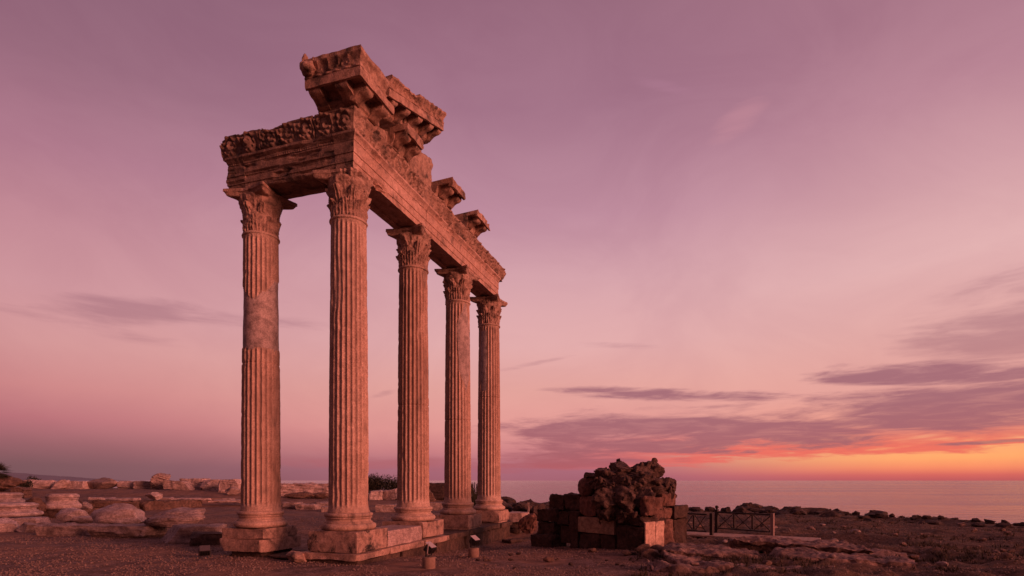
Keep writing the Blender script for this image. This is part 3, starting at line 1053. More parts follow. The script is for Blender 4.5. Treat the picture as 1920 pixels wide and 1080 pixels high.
sima_ = mb.build('sima', M['cornice'], cc, 50)
for side, a, sd_ in (('facade', -.47, 1), ('facade', .20, 2), ('flank', -.40, 3), ('flank', .30, 4)):
    console(MB(), side, a, .30, seed=sd_).build('console', M['cornice'], cor_, 45)
# lion head water spout
mb = MB()
v, f = rockv((.30, .34, .36), 71, 4, .16, 4)
mb.add(place(v, (-.95, .36, 11.04)), f)
v, f = rockv((.22, .16, .15), 72, 3, .10, 3)
mb.add(place(v, (-1.06, .36, 10.98)), f)
for dy_ in (-.11, .11):
    v, f = rockv((.10, .09, .12), 73, 3, .1, 2)
    mb.add(place(v, (-.96, .36 + dy_, 11.19)), f)
v, f = rockv((.24, .20, .34), 75, 4, .22, 6)
mb.add(place(v, (-.93, .49, 11.07)), f)
v, f = rockv((.14, .12, .24), 76, 3, .3, 6)
mb.add(place(v, (-.93, .50, 11.26), (.2, .2, 0)), f)
mb.build('lion_head', M['cornice'], sima_, 60)

# raking cornice of the pediment -----------------------------------------------
rk = thing('raking_cornice', 'sloping pediment cornice with palmette moulding, rising behind the corner cornice', 'cornice', TL, ROT)
SL, Z0R = .313, 10.92 - .313 * .25
RO = [(.42, -.27), (.47, -.25), (.52, -.20), (.53, -.05), (.56, .09), (.86, .10), (.88, 0), (.94, .005), (.94, .19), (.915, .20)]
RS = [(.905, .203), (.93, .215), (.93, .25), (.905, .262), (.90, .30), (.915, .36), (.96, .42), (.99, .45), (.99, .51)]
for a0, a1, sd_ in ((.27, 1.66, 311), (1.68, 3.24, 312)):
    sweep(RO, [(.3, .205), (.0, .205), (.0, -.27)], a0, a1, 'facade', .03, .035, False, None, SL, (.04, .05), sd_, .012, None, Z0R).build('corona', M['cornice'], rk, 40)
for a0, a1, sd_ in ((.27, 1.66, 313), (1.68, 3.26, 314)):
    mb = sweep(RS, [(.5, .505), (-.1, .50), (-.1, .206)], a0, a1, 'facade', .014, .02, False, sima_disp(sd_, .3 if sd_ == 313 else .12, .3, .262), SL, (.03, .04), sd_, .01, None, Z0R)
    v = np.concatenate(mb.v)
    if sd_ == 313:
        dr_ = .10 * np.clip(fbm(np.stack([v[:, 0] * 2.2, v[:, 1], v[:, 0] * 0], -1), 3, 5) + .2, 0, 1.2)
        v[:, 2] -= dr_ * sstep(v[:, 2] - SL * v[:, 0] - Z0R, .3, .5)
        mb.v = [v]
    mb.build('sima', M['cornice'], rk, 50)
for a, sd_ in ((.62, 1), (1.28, 2), (1.94, 3), (2.6, 4), (3.1, 5)):
    console(MB(), 'facade', a, .24, Z0R - 10.613, SL, seed=sd_ + 30).build('console', M['cornice'], rk, 45)

# tympanum blocks below it
tp = MB()
v, f = block((.66, -.36, 10.335), (2.16, .30, 11.25), 321, .03, .03, 2.5, .05, 2, .1, planes=[((-SL, 0, 1), .0)])
tp.add(v, f)
tag(tp.build('tympanum_block', M['frieze'], None, 45), 'rough pediment wall block in the shade under the sloping cornice', 'stone block')
bpy.data.objects['tympanum_block'].location = TL
bpy.data.objects['tympanum_block'].rotation_euler = (0, 0, ROT)
tp = MB()
v, f = block((2.2, -.42, 10.335), (3.56, .30, 11.52), 322, .04, .045, 3.0, .045, 3, .12, planes=[((-SL, 0, 1), .16), ((1, 0, .55), .72)], erode=.05)
tp.add(v, f)
o = tag(tp.build('tympanum_block', M['frieze'], None, 45), 'carved upright pediment block standing on the frieze below the end of the sloping cornice', 'stone block')
o.location = TL
o.rotation_euler = (0, 0, ROT)

# loose geison blocks on the facade ---------------------------------------------
GF = [(.40, 10.333), (.47, 10.35), (.50, 10.42), (.53, 10.50), (.56, 10.66), (.86, 10.67), (.88, 10.595), (.94, 10.60), (.94, 10.76), (.95, 10.775), (.95, 10.82)]
for a0, a1, sd_, rgh, label, cons in (
        (1.12, 2.02, 331, .015, 'cut marble cornice block with a pointed end, wedged under the sloping cornice', (1.30, 1.85)),
        (3.82, 4.78, 332, .035, 'broken marble cornice block with two worn brackets, alone midway along the frieze', (4.05, 4.6)),
        (5.9, 7.0, 333, .022, 'flat topped marble cornice block jutting out, farthest along the frieze', (6.15, 6.75))):
    e = thing('cornice_block', label, 'cornice', TL, ROT)
    mb = sweep(GF, [(.3, 10.80), (-.1, 10.78), (-.15, 10.335)], a0, a1, 'facade', .03, .03, False, lambda A, off, z, k=sd_: -.10 * sstep(fbm(np.stack([A * 1.6, off * 2, z * 2], -1), 3, k), .35, .9), 0, (.10, .10), sd_, rgh)
    cor_ = mb.build('corona', M['cornice'], e, 45)
    for a in cons:
        console(MB(), 'facade', a, .26, worn=.3 if sd_ == 332 else 0, seed=sd_ + int(a * 10)).build('console', M['cornice'], cor_, 45)

# platform ------------------------------------------------------------------------
pf = thing('temple_platform', 'low stepped stone platform carrying the row of four facade columns', 'platform', TL, ROT)
edges = [-.78, .62, 2.46, 4.05, 5.6, 7.2, 8.7, 10.05]
for k in range(len(edges) - 1):
    v, f = block((edges[k] + .006, -.76 + .02 * math.sin(k * 3), .05), (edges[k + 1] - .006, .80, .205), 400 + k, .015, .012, 2.5, .06, 2, .06, erode=.02)
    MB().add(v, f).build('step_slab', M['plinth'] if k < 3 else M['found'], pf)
fe = [-.70, 1.3, 3.3, 5.4, 7.6, 9.95]
for k in range(len(fe) - 1):
    v, f = block((fe[k] + .01, -.70, -.55), (fe[k + 1] - .01, .70, .048), 420 + k, .03, .03, 2.0, .08, 3, .1, erode=.03)
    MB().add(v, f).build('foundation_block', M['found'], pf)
v, f = block((.69, -.64, .208), (2.50, .30, .60), 441, .014, .006, 1.5, .06, 2, .04)
o = tag(MB().add(v, f).build('marble_slab', M['slab']), 'pale veined marble slab set between the corner column and the next column', 'marble slab')
o.location = TL; o.rotation_euler = (0, 0, ROT)
v, f = block((-.62, .69, .0), (.62, 1.85, .07), 442, .03, .015, 1.5, .08, 2, .06)
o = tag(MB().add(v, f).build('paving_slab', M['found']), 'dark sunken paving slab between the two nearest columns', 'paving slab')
o.location = TL; o.rotation_euler = (0, 0, ROT)


# ------------------------------------------------------------------ placing helpers
def put_block(name, px, Y, size, rz, label, cat, mat, seed, z=None, rnd=.022, rough=.04, chips=6, chip=.15, group=None, rot=None, planes=(), erode=.04, sink=.04, freq=2.2):
    x = gx(px, Y)
    if z is None: z = Hz(x, Y) - sink
    v, f = block((-size[0] / 2, -size[1] / 2, 0), (size[0] / 2, size[1] / 2, size[2]), seed, rnd, rough, freq, .045, chips, chip, planes, erode, 44, rough * .9)
    o = MB().add(v, f).build(name, mat, None, 40)
    o.location = (x, Y, z)
    o.rotation_euler = rot if rot else (0, 0, rz)
    return tag(o, label, cat, group)


def put_rock(name, px, Y, size, label, cat, mat, seed, z=None, sub=4, rough=.15, cuts=16, cutd=.5, group=None, rot=(0, 0, 0), lift=.42, freq=1.6):
    x = gx(px, Y)
    if z is None: z = Hz(x, Y) + size[2] * lift
    v, f = rockv(size, seed, sub, rough, cuts, cutd, .72, freq)
    o = MB().add(v, f).build(name, mat, None, 32)
    o.location = (x, Y, z)
    o.rotation_euler = rot
    return tag(o, label, cat, group)


# ------------------------------------------------------------------ fallen marbles, left foreground
put_block('marble_block', 352, 16.9, (1.95, 1.15, .52), R(14), 'large angular marble slab with a sloping top, left of the grey banded column', 'marble block', M['fallen'], 501, rough=.03, planes=[((-.75, -.35, .55), .36)])
put_block('marble_block', 395, 16.0, (.95, .8, .40), R(18), 'low brown stone block tucked against the plinth left of the columns', 'stone block', M['found'], 502)
put_block('marble_block', 240, 18.6, (1.9, 1.2, .42), R(-6), 'broad layered marble block under the big pale boulder', 'marble block', M['fallen'], 503, rough=.04)
put_block('marble_block', 140, 19.4, (1.75, 1.3, .36), R(5), 'long flat marble slab on the gravel left of the big pale boulder', 'marble block', M['fallen'], 504)
put_rock('marble_boulder', 226, 20.8, (1.80, 1.4, 1.12), 'big pale veined marble boulder sitting on the layered block', 'boulder', M['palefallen'], 527, z=.50, rough=.14, cuts=8, cutd=.72)
v, f = rockv((1.95, 1.55, .70), 512, 5, .08, 12, .62, 0, 2.2, .05)
o = MB().add(v, f).build('fallen_drum', M['fallen'], None, 32)
o.location = (gx(336, 18.9), 18.9, .58); o.rotation_euler = (R(4), R(-5), R(20))
tag(o, 'flat grey oval piece of column lying on the angular slab', 'column drum')
put_rock('marble_boulder', 138, 23.6, (1.15, 1.0, .78), 'rounded pale marble boulder with a broken right end, behind the long flat slab', 'boulder', M['palefallen'], 519, z=.32, rough=.13, cuts=10, cutd=.62)
put_block('marble_block', 166, 23.0, (.85, .6, .36), R(8), 'small pale slab leaning beside the rounded boulder', 'marble block', M['palefallen'], 514)
put_block('marble_block', 17, 20.6, (.74, .7, .55), R(20), 'tilted wedge of pale marble lying at the far left of the gravel', 'marble block', M['palefallen'], 515, rot=(R(8), R(-14), R(25)), chip=.2)
put_block('marble_block', 50, 20.4, (.60, .5, .40), R(-15), 'small broken marble lump with a dark cut side next to the tilted wedge', 'marble block', M['fallen'], 516, rot=(R(-6), R(18), R(-20)), chip=.18)
put_block('marble_block', 78, 20.6, (.75, .6, .30), R(-4), 'low dark sided slab between the small lump and the long flat slab', 'marble block', M['fallen'], 517)
put_block('marble_block', 60, 23.2, (1.25, .8, .36), R(3), 'pale rectangular marble slab under the large moulded base', 'marble block', M['palefallen'], 518, rough=.012)


def base_fragment(name, px, Y, scale, z, label, seed, rz=0, tilt=0):
    e = base_mesh(0, seed)
    v = np.concatenate(e.v) * np.array([scale[0], scale[0], scale[1]])
    e.v = [v]
    o = e.build(name, M['palefallen'], None, 45)
    o.location = (gx(px, Y), Y, z)
    o.rotation_euler = (tilt, 0, rz)
    return tag(o, label, 'column base')


base_fragment('fallen_column_base', 8, 25.6, (2.2, 1.45), .20, 'large moulded marble column base cut off by the left edge', 531)
base_fragment('fallen_column_base', 10, 30.4, (1.35, 1.5), .55, 'smaller moulded column base behind the large one at the left edge', 532)
base_fragment('fallen_column_base', 117, 28.2, (1.24, 1.85), .40, 'moulded column base standing alone on dark rubble near the left', 533)
put_block('stone_block', 117, 28.2, (1.7, 1.5, .45), 0, 'dark rough footing beneath the lone moulded column base', 'stone block', M['brownrock'], 534, z=-.04, rough=.06)
put_rock('boulder', 67, 27.4, (1.1, 1.0, 1.05), 'dark brown rough boulder left of the lone moulded column base', 'boulder', M['brownrock'], 535)
put_rock('boulder', 161, 29.8, (.78, .7, .62), 'light brown pointed boulder right of the lone moulded column base', 'boulder', M['fallen'], 536, z=.46)
put_rock('boulder', 183, 31.2, (.80, .7, .52), 'dark round boulder with a pale flat slab on top', 'boulder', M['brownrock'], 537, z=.52)
put_block('marble_slab', 181, 31.2, (.55, .5, .13), R(8), 'small pale slab resting on the dark round boulder', 'marble slab', M['palefallen'], 538, z=.78, chip=.03)
put_rock('boulder', 150, 31.6, (.6, .6, .5), 'small brown boulder behind the pointed one', 'boulder', M['brownrock'], 539, z=.50)
put_rock('marble_boulder', 290, 34.6, (1.02, .9, .66), 'bright pale boulder on top of the low dark ledge', 'boulder', M['palefallen'], 540, z=.88)

# the dark ledge and its pale coping
for k, (p0, Y0, p1, Y1, zt, hgt) in enumerate(((150, 32.0, 262, 34.0, .64, .9), (262, 34.0, 372, 37.6, .60, .7))):
    a, b_ = Vector((gx(p0, Y0), Y0, 0)), Vector((gx(p1, Y1), Y1, 0))
    d = b_ - a
    v, f = block((-d.length / 2, -.5, zt - hgt), (d.length / 2, .5, zt), 550 + k, .08, .09, 1.6, .09, 3, .15, erode=.08, maxn=50)
    o = MB().add(v, f).build('low_wall', M['brownrock'], None, 40)
    o.location = ((a.x + b_.x) / 2, (a.y + b_.y) / 2, 0)
    o.rotation_euler = (0, 0, math.atan2(d.y, d.x))
    tag(o, ('dark rough stone ledge crossing behind the big pale boulder', 'dark low stone ledge running on towards the banded column')[k], 'wall')
for k, (px, Y, L, lab) in enumerate(((222, 34.2, 2.2, 'thin pale coping slab on the ledge left of the bright boulder'), (345, 37.4, 3.2, 'long thin pale slab on the ledge right of the bright boulder'),
                                     (432, 38.0, 2.6, 'flat pale kerb slab just left of the banded column'), (405, 40.0, 2.4, 'dark edged kerb slab behind the flat pale one'))):
    put_block('paving_slab', px, Y, (L, .8, .16), R(3), lab, 'paving slab', M['palefallen'] if k != 3 else M['fallen'], 560 + k, z=(.60, .52, .36, .40)[k], chip=.05)
for k, (px, Y, L, hgt, lab) in enumerate(((548, 36.4, 1.15, .42, 'pale stone block seen right beside the banded column'), (578, 35.6, 1.3, .36, 'cracked pale stone block midway between the two nearest columns'),
                                          (607, 36.6, .9, .42, 'pale stone block close left of the corner column'), (738, 33.0, 2.0, .5, 'flat topped pale slab behind the gap right of the corner column'),
                                          (815, 35.5, 2.1, .5, 'flat pale slab seen left of the third facade column'), (640, 34.0, 2.2, .3, 'low stone slab half hidden behind the corner column'))):
    put_block('stone_block', px, Y, (L, .9, hgt), R(4 * k - 8), lab, 'stone block', M['fallen'], 570 + k, chip=.08)

# ------------------------------------------------------------------ far row of fallen marbles
YB = 50.0


def far_drum(px, Y, L, rad, rz, label, seed, mat, z=None, squash=.8):
    mb = MB()
    prof = [(rad * .8, -L / 2), (rad * .95, -L / 2 + .06)] + [(rad, a) for a in np.linspace(-L / 2 + .15, L / 2 - .15, 14)] + [(rad * .95, L / 2 - .06), (rad * .8, L / 2)]

    def dr(T, zz, r):
        p = np.stack([np.cos(T), np.sin(T), zz], -1)
        return rad * (.16 * fbm(p * 1.5 + seed, 4, seed) - .18 * sstep(fbm(p * .9 + seed, 3, seed + 4), .3, .8)) + .03 * np.cos(T * 20)
    mb.lathe(prof, 60, dr=dr)
    o = mb.build('fallen_drum', mat, None, 40)
    x = gx(px, Y)
    o.rotation_euler = (0, R(90), rz)
    o.scale = (squash, 1, 1)
    o.location = (x, Y, (Hz(x, Y) if z is None else z) + rad * squash * .85)
    return tag(o, label, 'column drum')


far_drum(73, YB, 2.6, .50, R(4), 'long rounded column drum lying first in the far row, beside the shrub at the left', 601, M['palefallen'])
put_block('marble_block', 116, YB - .4, (1.5, .9, .75), 0, 'tilted striped marble slab in the far row, right of the first long drum', 'marble block', M['palefallen'], 602, rot=(0, R(-12), R(10)), chip=.3)
put_block('marble_block', 147, YB, (1.75, 1.0, .72), R(-5), 'moulded marble block with straight layers in the far row', 'marble block', M['palefallen'], 603, rough=.03)
put_rock('marble_boulder', 196, YB, (2.9, 1.6, 1.15), 'broad dark rounded marble block in the far row', 'boulder', M['fallen'], 604, rough=.07, cuts=8, lift=.36)
far_drum(243, YB, 1.9, .46, R(-3), 'pale column drum in the far row, right of the broad dark block', 605, M['palefallen'])
put_block('marble_block', 273, YB - .3, (1.5, 1.0, .72), R(8), 'dark layered block in the far row, left of the upright stone', 'marble block', M['fallen'], 606)
put_block('marble_block', 298, YB - 1.2, (1.35, 1.1, 1.45), 0, 'upright leaning marble block, tallest of the far row', 'marble block', M['fallen'], 607, rot=(R(4), R(16), R(12)), chip=.35, rough=.06)
put_block('marble_block', 342, YB - 2.5, (2.7, 1.0, .75), 0, 'dark wedge shaped block right of the upright stone', 'marble block', M['fallen'], 608, rot=(0, R(5), R(6)), planes=[((.75, 0, .65), .42)], chip=.3)
put_block('marble_block', 366, YB - .5, (2.2, 1.0, .95), R(-6), 'pale block behind the dark wedge in the far row', 'marble block', M['palefallen'], 609, rough=.05)
put_block('marble_block', 402, YB - 1.5, (1.9, 1.1, .98), R(9), 'pale block with a dark corner, left of the one with a hole', 'marble block', M['palefallen'], 610, rough=.05, chip=.3)
put_block('marble_block', 434, YB - 3.5, (1.75, 1.1, 1.1), R(-4), 'pale hollowed block in the far row, close left of the banded column', 'marble block', M['palefallen'], 611, rough=.05, chip=.2)
put_rock('marble_boulder', 437, YB - 6, (1.3, .9, .65), 'rounded grey stone low in front of the hollowed block', 'boulder', M['fallen'], 612)
put_block('marble_block', 572, 45.5, (4.4, 1.6, 1.05), R(2), 'long pale marble slab over dark stone, between the two nearest columns', 'marble block', M['palefallen'], 613, rough=.08, chip=.3)
put_rock('boulder', 560, 43.4, (2.6, 1.0, .62), 'dark rough stone under the front of the long pale slab', 'boulder', M['brownrock'], 614)
put_rock('boulder', 600, 43.8, (1.9, 1.0, .6), 'dark stone at the right under the long pale slab', 'boulder', M['brownrock'], 615)
put_block('marble_block', 704, 44.2, (1.0, .9, .72), R(12), 'pale squared marble block just right of the corner column', 'marble block', M['palefallen'], 616, rough=.05)
put_block('marble_block', 733, 45.2, (1.5, 1.0, .80), R(-15), 'tilted pale marble block beside the squared one', 'marble block', M['palefallen'], 617, rot=(R(5), R(-8), R(-15)), chip=.3)
put_block('marble_block', 480, 47.5, (1.9, 1.1, 1.0), R(6), 'pale block half hidden behind the banded column', 'marble block', M['palefallen'], 618, rough=.05)
put_block('stone_block', 818, 46.0, (2.2, 1.2, 1.45), R(0), 'dark square stone behind the gap left of the third facade column', 'stone block', M['shore'], 619, rough=.04)
put_block('stone_block', 812, 43.5, (.6, .8, 1.6), 0, 'dark brown stone slab leaning against the dark square stone', 'stone block', M['brownrock'], 620, rot=(0, R(-32), R(8)), chip=.2)

# ------------------------------------------------------------------ plants
def leaf_cloud(mb, c_, rad, n_, size, seed, up=.3):
    rng = np.random.default_rng(seed)
    d = rng.normal(size=(n_, 3)); d /= np.linalg.norm(d, axis=1, keepdims=True)
    r = rng.random(n_) ** .45
    p = np.array(c_) + d * r[:, None] * np.array(rad) * (1 + .35 * fbm(d * 2.4, 3, seed))[:, None]
    a = rng.normal(size=(n_, 3)); a[:, 2] += up; a /= np.linalg.norm(a, axis=1, keepdims=True)
    b_ = np.cross(a, rng.normal(size=(n_, 3))); b_ /= np.linalg.norm(b_, axis=1, keepdims=True)
    s_ = size * rng.uniform(.6, 1.5, n_)[:, None]
    V = np.stack([p - a * s_, p + b_ * s_ * .35, p + a * s_, p - b_ * s_ * .35], 1).reshape(-1, 3)
    F = np.arange(n_ * 4).reshape(n_, 4)
    return mb.add(V, F)


def shrub(px, Y, rad, n_, size, label, seed, ncl=9, z=None, mat='leafdark', group=None):
    x = gx(px, Y)
    z = Hz(x, Y) if z is None else z
    e = thing('shrub', label, 'shrub', (x, Y, z), 0, group)
    mb = MB()
    rng = random.Random(seed)
    for k in range(ncl):
        a = rng.uniform(0, 2 * math.pi)
        mb2 = (rng.uniform(0, .75) * rad[0] * math.cos(a), rng.uniform(0, .6) * rad[1] * math.sin(a), rad[2] * rng.uniform(.3, .72))
        leaf_cloud(mb, mb2, (rad[0] * .42, rad[1] * .5, rad[2] * .38), n_ // ncl, size, seed + k)
    mb.build('foliage', M[mat], e, smooth=False, recalc=False)
    st = MB()
    for k in range(5):
        a = rng.uniform(0, 2 * math.pi)
        st.tube([(0, 0, -.1), (.3 * rad[0] * math.cos(a), .3 * rad[1] * math.sin(a), rad[2] * .5)], [.03, .012], 5)
    st.build('stem', M['trunk'], e)
    return e


shrub(698, 49, (2.7, 1.3, 1.85), 9000, .07, 'wide low dark thicket behind the pale blocks, right of the corner column', 701, 18)
shrub(750, 50, (1.6, 1.2, 1.75), 5000, .07, 'dark thicket partly hidden by the second facade column', 702, 14)
shrub(62, 51, (.7, .6, 1.25), 700, .09, 'small dark spiky shrub behind the first long drum', 703)
shrub(47, 48.5, (.9, .6, .8), 700, .08, 'low dark shrub at the left end of the far row', 704)
# fan palm at the left edge
px0, pY = -3, 44.0
e = thing('palm_tree', 'short fan palm with dark ragged leaves at the left edge, on the rubble mound', 'palm tree', (gx(px0, pY), pY, Hz(gx(px0, pY), pY) + .55), 0)
MB().tube([(0, 0, -.3), (.03, 0, .5), (.0, .02, 1.0)], [.16, .14, .12], 10).build('trunk', M['trunk'], e)
mb = MB()
rng = random.Random(9)
for k in range(46):
    a, el = rng.uniform(0, 2 * math.pi), rng.uniform(-.7, 1.45)
    L = rng.uniform(.55, .95)
    d = Vector((math.cos(a) * math.cos(el), math.sin(a) * math.cos(el), math.sin(el)))
    side = d.cross(Vector((0, 0, 1))).normalized()
    up = side.cross(d)
    o_ = Vector((0, 0, 1.0)) + d * .25
    for j in range(15):
        b_ = (j / 14 - .5) * 2.3
        t_ = (d * math.cos(b_) + side * math.sin(b_)).normalized() * L * rng.uniform(.75, 1.05) + Vector((0, 0, -.18 * L))
        w_ = (t_.cross(up)).normalized() * .022
        mb.add([tuple(o_ - w_ * .3), tuple(o_ + t_ * .55 - w_), tuple(o_ + t_), tuple(o_ + t_ * .55 + w_)], [(0, 1, 2, 3)])
mb.build('crown', M['leafdark'], e, smooth=False, recalc=False)
put_rock('rubble_mound', 4, 44.5, (3.6, 2.0, 1.3), 'brown rubble mound under the palm at the left edge', 'mound', M['brownrock'], 711, rough=.2, freq=3)
put_block('stone_block', 40, 41.0, (.9, .8, .75), R(5), 'dark square stone post right of the palm mound', 'stone block', M['brownrock'], 712, rough=.05)
# spiky plant between the third and fourth columns of the facade
x = gx(889, 31.0)
e = thing('reed_clump', 'dark spiky reed clump seen between the two farthest columns', 'plant', (x, 31.0, Hz(x, 31.0)), 0)
mb = MB()
for k in range(170):
    a, L = rng.uniform(0, 2 * math.pi), rng.uniform(.9, 1.75)
    bx_, by_ = rng.uniform(-.32, .32), rng.uniform(-.2, .2)
    tx, ty = bx_ * 1.5 + .2 * math.cos(a), by_ + .2 * math.sin(a)
    mb.add([(bx_ - .02, by_, 0), (bx_ + .02, by_, 0), (tx + .012, ty, L), (tx - .012, ty, L)], [(0, 1, 2, 3)])
mb.build('blades', M['leafdark'], e, smooth=False, recalc=False)

# ------------------------------------------------------------------ things near the platform
o = put_rock('loose_stone', 556, 12.75, (.50, .36, .32), 'tan loose stone with a flat face, on the gravel between the two nearest columns', 'stone', M['plinth'], 721, lift=.38, rough=.08, cuts=10, cutd=.55, rot=(0, R(18), R(20)))


def floodlight(px, Y, label, base, rz, arm=False, hood='alu'):
    x = gx(px, Y)
    e = thing('floodlight', label, 'floodlight', (x, Y, Hz(x, Y) - .03), rz, 'floodlights on the gravel')
    z = 0
    if base:
        MB().lathe([(.135, 0), (.14, .02), (.14, .25), (.132, .265), (.05, .267)], 32).build('concrete_base', M['concrete'], e)
        z = .26
    mb = MB()
    mb.box(-.012, .012, -.13, -.118, z + .04, z + .26)
    mb.box(-.012, .012, .118, .13, z + .04, z + .26)
    mb.box(-.014, .014, -.13, .13, z + .02, z + .042)
    mb.lathe([(.03, z), (.03, z + .03)], 12)
    mb.build('bracket', M['black'], e)
    T_ = Matrix.Translation((0, 0, z + .20)) @ Matrix.Rotation(R(-35), 4, 'Y')
    mb = MB()
    mb.box(-.10, .03, -.112, .112, -.075, .075, T_)
    for k in range(6):
        mb.box(-.13, -.102, -.10 + .036 * k, -.085 + .036 * k, -.065, .065, T_)
    mb.build('lamp_housing', M['black'], e)
    MB().box(.033, .045, -.105, .105, -.07, .07, T_).build('glass', M['lens'], e)
    mb = MB()
    mb.box(-.10, .09, -.11, .11, .078, .085, T_)
    mb.build('hood', M[hood], e)
    if arm:
        MB().tube([(-.05, .16, z + .1), (-.12, .24, z + .32)], .012, 8).build('support_rod', M['alu'], e)
    return e


floodlight(804, 11.9, 'floodlight on a round concrete base, nearest the camera by the platform', True, R(160), True)
floodlight(888, 14.2, 'floodlight on a round concrete base, farther along beside the platform', True, R(150))
floodlight(384, 13.4, 'small floodlight in a bare black frame on the gravel left of the columns', False, R(120), False, 'lens')

# end of the platform towards the sea
put_block('marble_block', 974, 23.6, (.95, .75, .42), ROT + R(8), 'pink marble block at the far end of the platform, past the last column', 'marble block', M['slab'], 731, z=.10, rough=.012)
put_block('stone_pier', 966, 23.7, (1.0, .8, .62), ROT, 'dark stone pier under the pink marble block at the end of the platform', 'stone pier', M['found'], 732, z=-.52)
put_rock('rubble_heap', 993, 22.4, (.95, .8, .95), 'heap of reddish rubble masonry between the platform end and the ruin', 'rubble', M['ruinred'], 733, z=.12, rough=.22, freq=4)
put_block('stone_post', 991, 26.5, (.15, .15, .75), 0, 'thin pale stone post behind the rubble heap', 'stone post', M['fallen'], 734, z=.1, rnd=.01, rough=.008, chip=.02)
put_block('stone_slab', 979, 21.2, (1.6, .6, .14), R(40), 'pale slanting slab on the ground in front of the rubble heap', 'stone slab', M['found'], 735, chip=.04)

# ------------------------------------------------------------------ the rubble ruin
RUN, RUR = (3.52, 15.0), math.atan2(.66, .75)
ru = thing('masonry_ruin', 'dark stump of rubble masonry faced with stone blocks, standing before the sea', 'ruin', (RUN[0], RUN[1], -.12), RUR)
blocks = [
    # x0 x1 y0 y1 z0 z1 mat rough
    (.0, .8, .02, .96, -.1, .70, 'ruin', .05), (.02, .8, .98, 1.52, -.1, .42, 'ruin', .04), (.0, .8, 1.54, 2.32, -.1, .42, 'ruin', .045),
    (.05, .7, .55, .97, .71, .90, 'ruin', .03), (.03, .7, .03, .54, .71, .98, 'ruin', .06), 
    (.04, .75, 1.70, 2.34, .90, 1.50, 'ruinred', .04), (.10, .6, 1.22, 1.66, .90, 1.12, 'ruinred', .05),
    (.92, 1.48, .0, .7, .0, .84, 'ruinred', .06), (1.5, 2.25, .04, .8, -.05, .84, 'ruin', .07),
    (.16, .62, -.02, .26, 1.0, 1.52, 'ruinred', .07), (.63, 1.0, .03, .6, .86, 1.5, 'ruinred', .05),
    (1.02, 1.45, .02, .6, .86, 1.2, 'ruinred', .04), (1.42, 2.12, -.04, .6, .87, 1.24, 'ruin', .025), (1.0, 1.75, .06, .7, 1.22, 1.58, 'ruinred', .06),
    # wing to the left
    (.0, .6, 2.36, 2.72, -.1, 1.02, 'ruin', .03), (.1, .7, 2.38, 3.0, 1.04, 1.54, 'ruin', .05), (.08, .7, 3.02, 3.66, 1.04, 1.54, 'ruin', .06),
    (.0, .6, 2.74, 3.24, .58, 1.02, 'ruin', .04), (-.05, .6, 3.26, 4.1, .66, 1.06, 'ruin', .06), (-.05, .6, 3.3, 4.05, .25, .65, 'ruin', .06),
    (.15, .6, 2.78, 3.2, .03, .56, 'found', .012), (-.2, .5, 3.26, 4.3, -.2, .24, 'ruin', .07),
]
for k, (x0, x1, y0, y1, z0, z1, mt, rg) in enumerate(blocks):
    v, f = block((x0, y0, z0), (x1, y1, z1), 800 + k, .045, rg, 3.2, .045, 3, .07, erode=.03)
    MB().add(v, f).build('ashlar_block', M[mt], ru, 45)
v, f = rockv((.62, .66, .66), 840, 4, .08, 8, .7)
MB().add(place(v, (.35, 2.25, 1.74)), f).build('boulder', M['ruinred'], ru, 45)
v, f = block((-.03, .98, .435), (.25, 2.33, .885), 841, .012, .006, 2, .05, 2, .03)
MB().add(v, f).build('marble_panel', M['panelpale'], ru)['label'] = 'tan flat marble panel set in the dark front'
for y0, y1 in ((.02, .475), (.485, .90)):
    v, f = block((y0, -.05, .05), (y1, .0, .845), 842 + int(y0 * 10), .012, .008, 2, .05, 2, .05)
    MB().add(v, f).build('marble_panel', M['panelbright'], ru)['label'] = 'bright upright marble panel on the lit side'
# rubble core
mb = MB()
rng = random.Random(77)


def rloc(px, py, D):
    """point at depth D on the sight line px, py, in the ruin's own axes"""
    X_, Y_, Z_ = gx(px, D) - RUN[0], D - RUN[1], CAM_H - (py - 901) / FPX * D
    return (X_ * .75 + Y_ * .66, -X_ * .66 + Y_ * .75, Z_ + .12)


